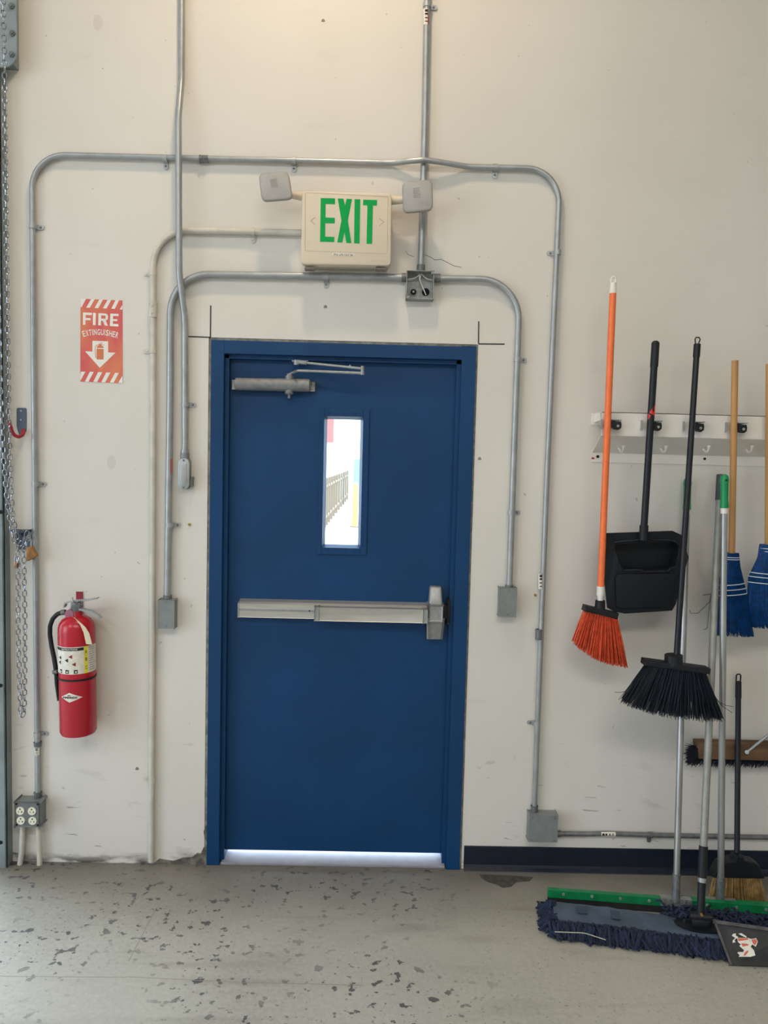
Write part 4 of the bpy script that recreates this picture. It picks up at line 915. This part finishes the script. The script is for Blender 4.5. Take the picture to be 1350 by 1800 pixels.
# black angle broom
t = thing('angle_broom', 'black broom with wide flared bristles hanging in front of the dustpan edge', 'broom', T(1180, 1265, HDp))
a = T(1224.5, 622, HDp+.0); b = T(1189, 1160, 0.285)
handle(t, a, b, 0.0108, M_BLACKM)
u_ = (a-b).normalized()
MB().cyl(a-u_*0.012, a+u_*0.036, 0.0125, n=16).build('grip', M_BLACK, t, True)
lp = a+u_*0.036
MB().tube([lp+Vector((x, 0, z)) for x, z in ((-.006, -.003), (-.009, .018), (-.006, .025), (.006, .025), (.010, .018), (.003, -.003))], 0.0025, 8, closed=True).build('hanging_loop', M_BLACK, t, True)
HB = 0.292
hb = MB(); nrm = block(hb, T(1131.5, 1158, HB), T(1245, 1173, HB), 0.020, 0.05)
hb.cyl(T(1184, 1151, HB), T(1184, 1168, HB), 0.031, 0.032, 20); hb.build('head_block', M_BLACK, t)
bristles(t, M_BBR, lin2(T(1136, 1168, HB), T(1239, 1181, HB)), lin3(T(1094, 1232, HB), T(1160, 1262, HB), T(1270, 1262, HB)), 0.05, 1100, 0.0016, jit=0.010)
sw = MB()
for pth in ([(1112, 1200), (1104, 1214), (1092, 1217), (1080, 1217)], [(1252, 1215), (1262, 1232), (1275, 1240), (1289, 1242)], [(1254, 1222), (1268, 1240), (1280, 1248), (1287, 1253)], [(1256, 1230), (1264, 1250), (1271, 1264)]): sw.tube(fillet([T(u, v, HB+.01) for u, v in pth], 0.03, 4), 0.0009, 4)
o = sw.build('stray_bristles', M_BBR, t); o['kind'] = 'stuff'
# blue corn-style brooms
def blue_broom(label, ha, hb_, secs, bands, handle_r):
    # secs: (v, u_left, u_right) outline rows in pixels
    t = thing('upright_broom', label, 'broom', T((secs[-1][1]+secs[-1][2])/2, secs[-1][0], HDp), 'blue brooms on the rack')
    handle(t, ha, hb_, handle_r, M_WOOD)
    rows = []
    for i, (v, ul, ur) in enumerate(secs):
        p, q = T(ul, v, HDp), T(ur, v+(ur-ul)*0.0, HDp); rows.append(((p+q)/2, (q-p).length/2, 0.020+0.006*min(1, i/3)))
    def surf(s, ang, k=1.0):
        f = s*(len(rows)-1); i = min(int(f), len(rows)-2); f -= i
        c = rows[i][0].lerp(rows[i+1][0], f); rx = rows[i][1]+(rows[i+1][1]-rows[i][1])*f; ry = rows[i][2]+(rows[i+1][2]-rows[i][2])*f
        return c+Vector((rx*k*math.cos(ang), ry*k*math.sin(ang), 0))
    n = 24; core = MB(); L = 12
    core.add([surf(i/(L-1)*0.96, 2*math.pi*j/n, 0.94) for i in range(L) for j in range(n)], [(i*n+j, i*n+(j+1) % n, (i+1)*n+(j+1) % n, (i+1)*n+j) for i in range(L-1) for j in range(n)]+[tuple(range(n))[::-1], tuple(range((L-1)*n, L*n))])
    core.build('bristle_core', mat('deep_blue_core', (8, 52, 110), 0.6), t)
    mb = MB()
    for i in range(620):
        a0 = random.uniform(0, 2*math.pi); k0 = random.uniform(.93, 1.02); e = random.gauss(0, .03); end = random.uniform(.97, 1.03)
        P = [surf(s, a0+e*s, k0) for s in (0.0, 0.3, 0.6, 0.85)]; tip_ = surf(0.999, a0+e, k0); P.append(P[-1]+(tip_-P[-1])*(1+(end-1)*2.5)); P[-1] += Vector((random.gauss(0, .002), random.gauss(0, .002), 0))
        mb.tube(P, [0.0016]*4+[0.0009], 3, cap=False)
    o = mb.build('bristles', M_BLUEBR, t); o['kind'] = 'stuff'
    for s_, tilt in bands:
        MB().tube([surf(s_, 2*math.pi*j/28, 1.045)+Vector((0, 0, tilt*math.cos(2*math.pi*j/28))) for j in range(28)], 0.0019, 6, closed=True).build('stitching', mat('white_twine', (196, 206, 220), 0.7), t, True)
    return t
blue_broom('blue broom on a wooden handle hanging behind the leaning poles', T(1292, 634, HDp), T(1286, 985, HDp), [(972, 1273, 1298), (988, 1273, 1298.5), (1003, 1269, 1302), (1035, 1263, 1310), (1075, 1259, 1315), (1116, 1258, 1323)], [(0.09, .0), (0.135, .0), (0.545, .006), (0.60, .006), (0.645, .006)], 0.0118)
blue_broom('blue broom on a wooden handle hanging past the other blue broom', T(1352, 640, HDp), T(1350, 970, HDp), [(957, 1336.5, 1362), (972, 1336.5, 1363), (988, 1330, 1370), (1015, 1317, 1384), (1060, 1310, 1394), (1102, 1322, 1404)], [(0.09, .0), (0.16, .0), (0.55, -.004), (0.60, -.004), (0.645, -.004)], 0.0118)
# ------------------------------------------------------------------ things on the floor
def pole(parent, a, b, r, m, name='pole'): return handle(parent, a, b, r, m, name)
def squeegee(label, top, foot, axis0, axis1, gripc, hh=0.0):
    t = thing('floor_squeegee', label, 'squeegee', (foot.x, foot.y, 0))
    a0 = Vector(axis0); a1 = Vector(axis1); d = (a1-a0).normalized(); nrm = d.cross(UPV)  # towards the room
    nrm = nrm if nrm.y < 0 else -nrm
    z0, z1, z2 = 0.0, 0.029+hh, 0.058+hh
    def slab(za, zb_, y0, y1): return [a0+nrm*y0+UPV*za, a1+nrm*y0+UPV*za, a1+nrm*y1+UPV*za, a0+nrm*y1+UPV*za], UPV*(zb_-za)
    p, o = slab(0.0, z1+.01, -.004, .004); MB().prism(p, o).build('rubber_blade', M_RUBBER, t)
    p, o = slab(z1, z2, -.010, .010); ch = MB().prism(p, o).build('channel', M_GREENP, t)
    n_b = 9
    for i in range(n_b):
        c = a0+d*((i+0.55)/n_b*(a1-a0).length)+nrm*0.010+UPV*(z1+0.017); MB().cyl(c, c+nrm*0.004, 0.006, 0.005, 6).build('bolt', M_GALV, ch)
    c = Vector((foot.x, 0, 0)); f = ((foot-a0).dot(d)); mid = a0+d*f
    br = MB().prism([mid-d*0.055+nrm*.0105+UPV*(z1+.004), mid+d*0.055+nrm*.0105+UPV*(z1+.004), mid+d*0.055+nrm*.0105+UPV*(z2+.002), mid-d*0.055+nrm*.0105+UPV*(z2+.002)], nrm*0.004)
    br.prism([mid-d*0.055+nrm*-.010+UPV*z2, mid+d*0.055+nrm*-.010+UPV*z2, mid+d*0.055+nrm*.014+UPV*z2, mid-d*0.055+nrm*.014+UPV*z2], UPV*0.004)
    for s_ in (-.045, -.03, .03, .045): br.prism([mid+d*(s_-.003)+nrm*.014+UPV*(z1+.004), mid+d*(s_+.003)+nrm*.014+UPV*(z1+.004), mid+d*(s_+.003)+nrm*.014+UPV*z2, mid+d*(s_-.003)+nrm*.014+UPV*z2], nrm*.004)
    br.build('bracket', M_SATIN, t)
    base_ = mid+UPV*(z2-0.012)+nrm*.006; top = Vector(top); u_ = (top-base_).normalized()
    pole(t, base_+u_*0.06, top-u_*0.1, 0.0118, M_POLE)
    sk = MB().cyl(base_, base_+u_*0.10, 0.0150, 0.0140, 16)
    for k in (.03, .05, .085): q = base_+u_*k+nrm*.013; sk.cyl(q, q+nrm*.004, .0035, n=8)
    sk.build('socket', M_GALVD, t, True)
    MB().cyl(top-u_*0.125, top-u_*0.09, 0.0128, n=16).build('collar', M_WHITE, t, True)
    gr = MB().lathe([(0.0148, 0), (0.0155, .006), (0.0140, .03), (0.0140, .085), (0.0155, .105), (0.013, .118), (0.006, .124), (0.001, .125)], (0, 0, 0), 18)
    q = UPV.rotation_difference(u_).to_matrix(); gr.v = [q @ v + (top-u_*0.105) for v in gr.v]; gr.build('grip', M_GREEN, t, True)
    hq = top-u_*0.002; MB().cyl(hq+YF*0.010, hq+YF*0.0155, 0.004, n=8).build('hang_hole', M_DARK, t)
    return t
a0 = G(962, 1588); a1 = a0+(G(1340, 1617)-a0).normalized()*0.93
mid = (a0+a1)/2; ft = G(1184, 1601)
squeegee('floor squeegee with long green channel, its pole leaning behind the black broom handle', T(1208.5, 849, 0.028), ft, a0, a1, None)
c0 = a0+(a1-a0)*0.51+Vector((0, 0.036, 0)); c1 = c0+(a1-a0).normalized()*0.34
squeegee('floor squeegee with green grip standing between the grey mop pole and the blue broom', T(1273.5, 843, 0.185), G(1262, 1597), c0, c1, None, -0.014)
# dust mop
m0 = G(980, 1606, 0.04); m1x = G(1235, 1640, 0.05)
ax = (G(1265, 1678)-G(957, 1640)); ax.z = 0; ax.normalize(); nr = Vector((ax.y, -ax.x, 0)); nr = nr if nr.y < 0 else -nr
L2 = 1.16
pf0 = G(984, 1617, 0.045)                       # front edge of the canvas, far end
ctrf = pf0+ax*(L2/2-0.03); wdm = 0.112
org = pf0-ax*0.02-nr*wdm; org.z = 0
t = thing('dust_mop', 'wide navy dust mop with grey-blue canvas top on the floor', 'mop', org+ax*(L2/2)+nr*(wdm/2))
def mp(s, w_, z): return org+ax*s+nr*w_+UPV*z
cv = MB(); nS = 30; nW = 6; vs = []
for i in range(nS+1):
    for j in range(nW+1):
        s = L2*i/nS; w_ = wdm*j/nW; z = 0.046+0.006*math.sin(math.pi*j/nW)+random.gauss(0, .0012)
        vs.append(mp(s, w_, z))
k = len(vs); vs += [v-UPV*0.02 for v in vs]
fs = []
for i in range(nS):
    for j in range(nW):
        q = i*(nW+1)+j; fs += [(q, q+nW+1, q+nW+2, q+1), (k+q, k+q+1, k+q+nW+2, k+q+nW+1)]
for i in range(nS):
    for j in (0, nW): q = i*(nW+1)+j; fs.append((q, q+nW+1, k+q+nW+1, k+q))
for j in range(nW):
    for i in (0, nS): q = i*(nW+1)+j; fs.append((q, q+1, k+q+1, k+q))
can = cv.add(vs, fs).build('canvas_top', M_CANVAS, t, True, 60)
sc_ = (T(1, 1)-T(1, 1)).length
s_m = (Vector((G(1235, 1640, .05).x, G(1235, 1640, .05).y, 0))-org).dot(ax)
for s_, w0, w1, lw_ in ((0.083, .03, .075, .034), (0.20, .035, .085, .03)):
    MB().prism([mp(s_, w0, 0.0565), mp(s_+lw_, w0, 0.0565), mp(s_+lw_, w1, 0.0565), mp(s_, w1, 0.0565)], UPV*.0012).build('cloth_patch', mat('dark_canvas_patch', (56, 70, 90), 0.9), can)
# fringe: many looped yarns all around
fb = MB()
def yarn(p, outd, ln, side):
    h0 = p.z; q1 = p+outd*ln*0.55+UPV*random.uniform(-.008, .012)+side*random.gauss(0, .010); q2 = p+outd*ln*random.uniform(.8, 1.15)+side*random.gauss(0, .016); q2.z = random.uniform(0.006, 0.018)
    q3 = p+outd*ln*0.5+side*random.gauss(0, .014); q3.z = random.uniform(.004, .02)
    fb.tube([p, q1, q2, q3], [0.0042, .0048, .0045, .0038], 5)
for i in range(1500):
    s = random.uniform(-.01, L2+.01)
    if mp(s, wdm, 0).x > 1.335: continue
    yarn(mp(s, wdm-.008, random.uniform(.012, .044)), nr, random.uniform(.030, .068), ax)
for i in range(520):
    s = random.uniform(-.01, L2+.01)
    if s < s_m-.1: yarn(mp(s, .012, random.uniform(.010, .024)), -nr, random.uniform(.01, .022), ax)
    else: yarn(mp(s, .008, random.uniform(.02, .046)), -nr, random.uniform(.02, .055), ax)
for i in range(150):
    yarn(mp(.012, random.uniform(-.01, wdm+.01), random.uniform(.015, .05)), -ax, random.uniform(.03, .062), nr); yarn(mp(L2-.012, random.uniform(-.01, wdm+.01), random.uniform(.015, .04)), ax, random.uniform(.03, .06), nr)
for i in range(620):
    s = s_m+random.uniform(-.10, .0) if i < 90 else s_m+random.uniform(.03, .75); p = mp(min(s, L2), random.uniform(-.035, .03), random.uniform(.030, .066)); e = p+ax*random.gauss(0, .02)+nr*random.gauss(0, .012)+UPV*random.uniform(.0, .014); fb.tube([p, (p+e)/2+UPV*.008, e], .0045, 5)
o = fb.build('yarn_fringe', M_YARN, t, True); o['kind'] = 'stuff'
# straw caught in the fringe
MB().tube(fillet([mp(.0, wdm+.05, .030), mp(.10, wdm+.048, .038), mp(.17, wdm+.06, .03)], .1, 5), .0016, 6).build('caught_straw', mat('pale_straw', (176, 172, 158), 0.6), t)
# opening in the canvas with swivel, and pole
cc = mp(s_m, wdm*.50, .052)
ovl = [cc+ax*(0.085*math.cos(x))+nr*(0.045*math.sin(x)) for x in [i*.393 for i in range(16)]]
MB().prism(ovl, UPV*.004).build('frame_plate', M_PANB, t)
sw = MB().box((-.032, -.022, 0), (.032, .022, .028), .006)
sw.cyl((-.036, 0, .03), (.036, 0, .03), .014, n=14)
rz = Matrix.Translation(cc+UPV*.002) @ Matrix.Rotation(math.atan2(ax.y, ax.x), 4, 'Z'); sw.v = [rz @ v for v in sw.v]; sw.build('swivel', M_BLACK, t, True)
b0 = cc+UPV*.030; tp_ = T(1266.5, 835, .060); u_ = (tp_-b0).normalized()
MB().cyl(b0, b0+u_*.135, .0128, .0135, 16).build('swivel_arm', M_BLACK, t, True)
q = b0+u_*.016+nr*.012; MB().cyl(q, q+nr*.006, .005, n=10).build('rivet', M_BRASS, t)
MB().cyl(b0+u_*.115, b0+u_*.135, .0140, .0150, 16).build('ferrule', M_GALV, t, True)
MB().cyl(b0+u_*.13, b0+u_*.235, .0150, n=16).build('clamp_sleeve', M_BLACK, t, True)
pole(t, b0+u_*.22, tp_-u_*.09, .0128, M_POLEG)
MB().cyl(tp_-u_*.10, tp_, .0150, .0148, 16).lathe([(.0148, 0), (.012, .003), (.001, .004)], tp_, 16).build('grip', mat('dark_grey_grip', (62, 66, 70), 0.6), t, True)
# worn floor dustpan leaning on the mop
pc = [G(1253, 1617, .100), G(1395, 1637, .108), G(1392, 1700, .012), G(1283, 1697, .004)]
t = thing('hand_dustpan', 'scuffed black dustpan with a torn white and red sticker leaning on the mop', 'dustpan', (pc[2]+pc[3])/2-UPV*.008)
nn = (pc[1]-pc[0]).cross(pc[3]-pc[0]).normalized(); nn = nn if nn.z > 0 else -nn
MB().prism(pc, -nn*.005, .001).build('plate', M_PAN, t)
for i, j, w_ in ((0, 3, .007), (0, 1, .011)):
    d_ = (pc[j]-pc[i]).normalized(); inn = nn.cross(d_); cen = sum(pc, Vector())/4; inn = inn if inn.dot(cen-pc[i]) > 0 else -inn
    MB().prism([pc[i]-nn*.004, pc[j]-nn*.004, pc[j]+inn*w_-nn*.004, pc[i]+inn*w_-nn*.004], nn*.010, .001).build('raised_edge', mat('worn_grey_edge', (84, 82, 82), 0.7, var=.3, scale=30), t)
def onpan(x, y, h=.0008):                       # crop pixel -> point on the dustpan plate
    r = ray(1180+x/7.82, 1480+y/7.82); k_ = (pc[0]-CAM).dot(nn)/r.dot(nn); return CAM+r*k_+nn*h
pieces = [[(830, 1290), (850, 1262), (890, 1258), (885, 1285), (920, 1310), (870, 1345), (880, 1380), (840, 1388), (845, 1350), (880, 1320)],
          [(905, 1320), (1060, 1320), (1075, 1360), (1110, 1415), (1090, 1440), (1135, 1490), (1155, 1560), (1090, 1580), (925, 1580), (940, 1555), (905, 1525), (925, 1512), (985, 1515), (1000, 1490), (935, 1430), (955, 1410), (915, 1375)],
          [(920, 1262), (965, 1255), (1035, 1300), (1030, 1316), (985, 1298)], [(1060, 1325), (1110, 1335), (1165, 1322), (1188, 1370), (1160, 1442), (1100, 1400)]]
stk = MB()
for pl in pieces: stk.prism([onpan(x, y) for x, y in pl], nn*.0006)
sk = stk.build('torn_sticker', M_PAPER, t)
rdp = MB()
for pl in ([(915, 1325), (1050, 1325), (1060, 1345), (920, 1365)], [(1100, 1345), (1160, 1335), (1180, 1370), (1150, 1425), (1120, 1395)], [(960, 1395), (1040, 1400), (1070, 1420), (980, 1440)], [(1010, 1520), (1050, 1490), (1060, 1510), (1020, 1560), (990, 1570)]): rdp.prism([onpan(x, y, .0015) for x, y in pl], nn*.0004)
rdp.build('red_print', mat('faded_red_print', (196, 96, 74), 0.7), sk)
# tan broom standing against the wall
t = thing('small_broom', 'short black broom with tan bristles standing on the floor against the wall', 'broom', G(1296, 1588))
ta = T(1298, 1195, .03); tbp = G(1296, 1588); bb = Vector((tbp.x, tbp.y+.02, .146))
hk = T(1296, 1508, -bb.y-0.0); u_ = (ta-bb).normalized()
handle(t, bb+u_*.01, ta-u_*.06, .0105, M_BLACKM)
gk = MB().cyl(ta-u_*.07, ta-u_*.006, .0120, .0112, 16); gk.build('grip', M_BLACK, t, True)
lk = ta+u_*.006
MB().tube([lk+Vector((x, 0, z)) for x, z in ((-.0085, -.012), (-.0085, .012), (-.005, .016), (.005, .016), (.0085, .012), (.0085, -.012))], .003, 6, closed=True).build('hanging_loop', M_BLACK, t, True)
hd = MB(); hz = bb.z
outl = [(-.012, .040), (.012, .040), (.018, .022), (.060, .014), (.075, .004), (.092, -.030), (.098, -.046), (-.098, -.046), (-.092, -.030), (-.075, .004), (-.060, .014), (-.018, .022)]
hd.prism([bb+Vector((x, -.024, z)) for x, z in outl], (0, .048, 0), .004); hd.build('head', M_BLACK, t)
bristles(t, M_TAN, lin2(bb+Vector((-.085, -.004, -.045)), bb+Vector((.085, -.004, -.045))), lin2(Vector((bb.x-.108, bb.y-.018, .004)), Vector((bb.x+.108, bb.y-.018, .004))), .036, 330, .0022, jit=.004)
# push broom hanging flat on the wall
pb0 = T(1228, 1307, .075); pb1 = T(1500, 1314, .075); hgt = T(1228, 1307, .075).z-T(1228, 1335, .075).z
t = thing('push_broom', 'push broom with worn wooden block and navy bristles hanging on the wall', 'broom', T(1290, 1350, 0.05))
MB().prism([pb0, pb1, pb1-UPV*hgt, pb0-UPV*hgt+Vector((.008, 0, 0))], (0, .055, 0), .006).build('block', M_WOODD, t, True)
bristles(t, M_NBR, lin2(pb0-UPV*hgt*.9+Vector((-.004, .03, 0)), pb1-UPV*hgt*.9+Vector((0, .03, 0))), lin2(pb0-UPV*(hgt+.030)+Vector((-.03, .03, 0)), pb1-UPV*(hgt+.030)+Vector((0, .03, 0))), .034, 900, .0016, jit=.008)
eb = MB()
for i in range(220):
    f = random.random(); p = pb0-UPV*hgt*(.35+.6*f)+Vector((.006, random.uniform(.010, .042), 0)); e = p+Vector((-random.uniform(.02, .05), random.uniform(-.012, .012), random.uniform(-.02, .012)-.02*f)); eb.tube([p, e], [.0015, .0008], 3, cap=False)
o = eb.build('end_bristles', M_NBR, t); o['kind'] = 'stuff'
hx = T(1452, 1310, .08); 
MB().tube([T(1313, 1322, .078), T(1352, 1291, .085), T(1450, 1215, .10)], .0055, 10).cyl(T(1313, 1322, .074), T(1313, 1322, .086), .008, n=10).build('brace', M_GALV, t, True)
handle(t, hx, Vector((hx.x, -.135, 1.95)), .0125, M_WOOD)
# bent wire on the wall
t = thing('bent_wire', 'thin bent wire hook sticking out behind the leaning poles', 'wire', T(1246, 1060, 0))
MB().tube(fillet([T(1250, 1043, .0), T(1250, 1044, .02), T(1236, 1046, .022)], .006, 3), .0018, 6).build('stub', M_GALVD, t, True)
MB().tube(fillet([T(1250, 1044, .02), T(1247, 1058, .021), T(1227, 1078, .03), T(1214, 1078, .035), T(1212, 1073, .036)], .006, 3), .0014, 6).build('prong', M_GALVD, t, True)
MB().tube(fillet([T(1250, 1044, .02), T(1246, 1075, .02), T(1243, 1105, .02), T(1236, 1107, .025)], .006, 3), .0014, 6).build('prong', M_GALVD, t, True)
# ------------------------------------------------------------------ outside, seen through the door's window
M_OUT = mat('pale_yard_concrete', (205, 200, 190), 0.9, var=0.12, scale=2)
tag(MB().box((-40, 0.2, -0.2), (40, 60, -0.02)).box((-40, -30, -0.2), (XL, 0.2, -0.02)).build('ground', M_OUT), 'pale concrete yard outside the door', None, None, 'structure')
FY = 17.0
t = thing('yard_fence', 'pale picket fence across the yard seen through the door window', 'fence', (0.0, FY, -0.02))
M_FEN = mat('fence_grey_brown', (112, 98, 82), 0.7)  # even grey-brown base colour of fence and bollard flange
def O(u, v, y): return T(u, v, -y)
fa, fb_ = O(570, 850, 15.0), O(611, 850, 28.0); fa.z = fb_.z = -.02; nP = 12
for i in range(nP):
    f = (i/(nP-1))**1.5; p = fa.lerp(fb_, f); MB().box((p.x-.035, p.y-.03, -.02), (p.x+.035, p.y+.03, 1.15)).build('picket', M_FEN, t)
fd_ = (fb_-fa).normalized(); fs_ = fd_.cross(UPV)*.02
for z in (.2, .95): MB().prism([fa-fs_+UPV*z, fb_-fs_+UPV*z, fb_+fs_+UPV*z, fa+fs_+UPV*z], UPV*.06).build('fence_rail', M_FEN, t)
by = G(625, 925).y; bpz = G(624, 925)
t = thing('bollard', 'yellow safety bollard out in the yard', 'bollard', (bpz.x, bpz.y, -.02))
MB().lathe([(.075, 0), (.075, 1.0), (.06, 1.05), (.03, 1.08), (.001, 1.09)], (bpz.x, bpz.y, -.02), 20).build('post', mat('bollard_yellow', (226, 208, 90), 0.5), t, True)
MB().lathe([(.13, 0), (.13, .02), (.08, .03)], (bpz.x, bpz.y, -.02), 16).build('base_flange', M_FEN, t)
YBd = 30.0
p, q = O(540, 735, YBd), O(660, 735, YBd)
t = thing('far_building', 'white building with a red corner panel beyond the yard', 'building', ((p.x+q.x)/2, YBd, -.02))
MB().box((p.x-8, YBd, -.02), (q.x+8, YBd+6, 6.5)).build('wall', mat('white_facade', (238, 238, 236), 0.8), t)
a = O(566, 728, YBd-.1); b = O(586, 778, YBd-.1)
MB().box((a.x-1.2, YBd-.12, b.z), (b.x, YBd, a.z+.6)).build('red_panel', mat('red_panel_paint', (196, 92, 90), 0.7), t)
a = O(622, 806, 24); b = O(628, 833, 24)
t = tag(MB().box((a.x, 24, -.02), (b.x+.25, 24.6, a.z), .04).build('blue_bin', mat('pale_blue_plastic', (120, 168, 214), 0.6)), 'blue upright bin standing beyond the yard fence', 'bin')
# ------------------------------------------------------------------ added fill lights, warm lamp over the door
def fill_fixture(name, label, loc, sx, sy_, watt, col, rot=None):  # unseen fixture added as soft fill for the wall and floor
    t = thing(name, label, 'lamp', loc)
    x, y, z = loc
    MB().box((x-sx/2-.03, y-sy_/2-.03, z+.012), (x+sx/2+.03, y+sy_/2+.03, z+.07), .005).build('housing', M_WHITE, t)
    for s_ in (-1, 1): MB().cyl((x+s_*sx*.4, y, z+.07), (x+s_*sx*.4, y, ZC), .005, n=8).build('hanger_rod', M_GALV, t)
    ld_ = bpy.data.lights.new(name, 'AREA'); ld_.shape = 'RECTANGLE'; ld_.size = sx; ld_.size_y = sy_; ld_.energy = watt; ld_.color = col
    lo = bpy.data.objects.new('fill_panel', ld_); C.objects.link(lo); lo.location = (x, y, z)
    attach(lo, t)
fill_fixture('fill_light', 'added white fill light, out of view over the middle of the room', (0.6, -5.2, 4.7), 3.4, 1.2, 140, (1.0, 0.95, 0.88))
fill_fixture('fill_light', 'added cool fill light, out of view near the roll-up door', (-3.6, -5.4, 4.7), 1.6, 2.4, 110, (0.88, 0.95, 1.0))
# warm dome lamp over the door
x, y, z = WARM
t = thing('dome_lamp', 'warm dome lamp hanging above the exit sign', 'lamp', WARM)
MB().lathe([(.02, .22), (.06, .20), (.16, .06), (.20, 0), (.195, 0), (.155, .06), (.055, .19), (.01, .21)], WARM, 28).build('shade', M_WHITE, t, True)
MB().cyl((x, y, z+.2), (x, y, ZC), .006, n=8).build('stem', M_GALV, t)
pl_ = bpy.data.lights.new('dome_lamp', 'AREA'); pl_.shape = 'DISK'; pl_.size = 0.22; pl_.energy = 26; pl_.color = (1.0, 0.76, 0.52)
lo = bpy.data.objects.new('bulb', pl_); C.objects.link(lo); lo.location = (x, y, z+.04); attach(lo, t)
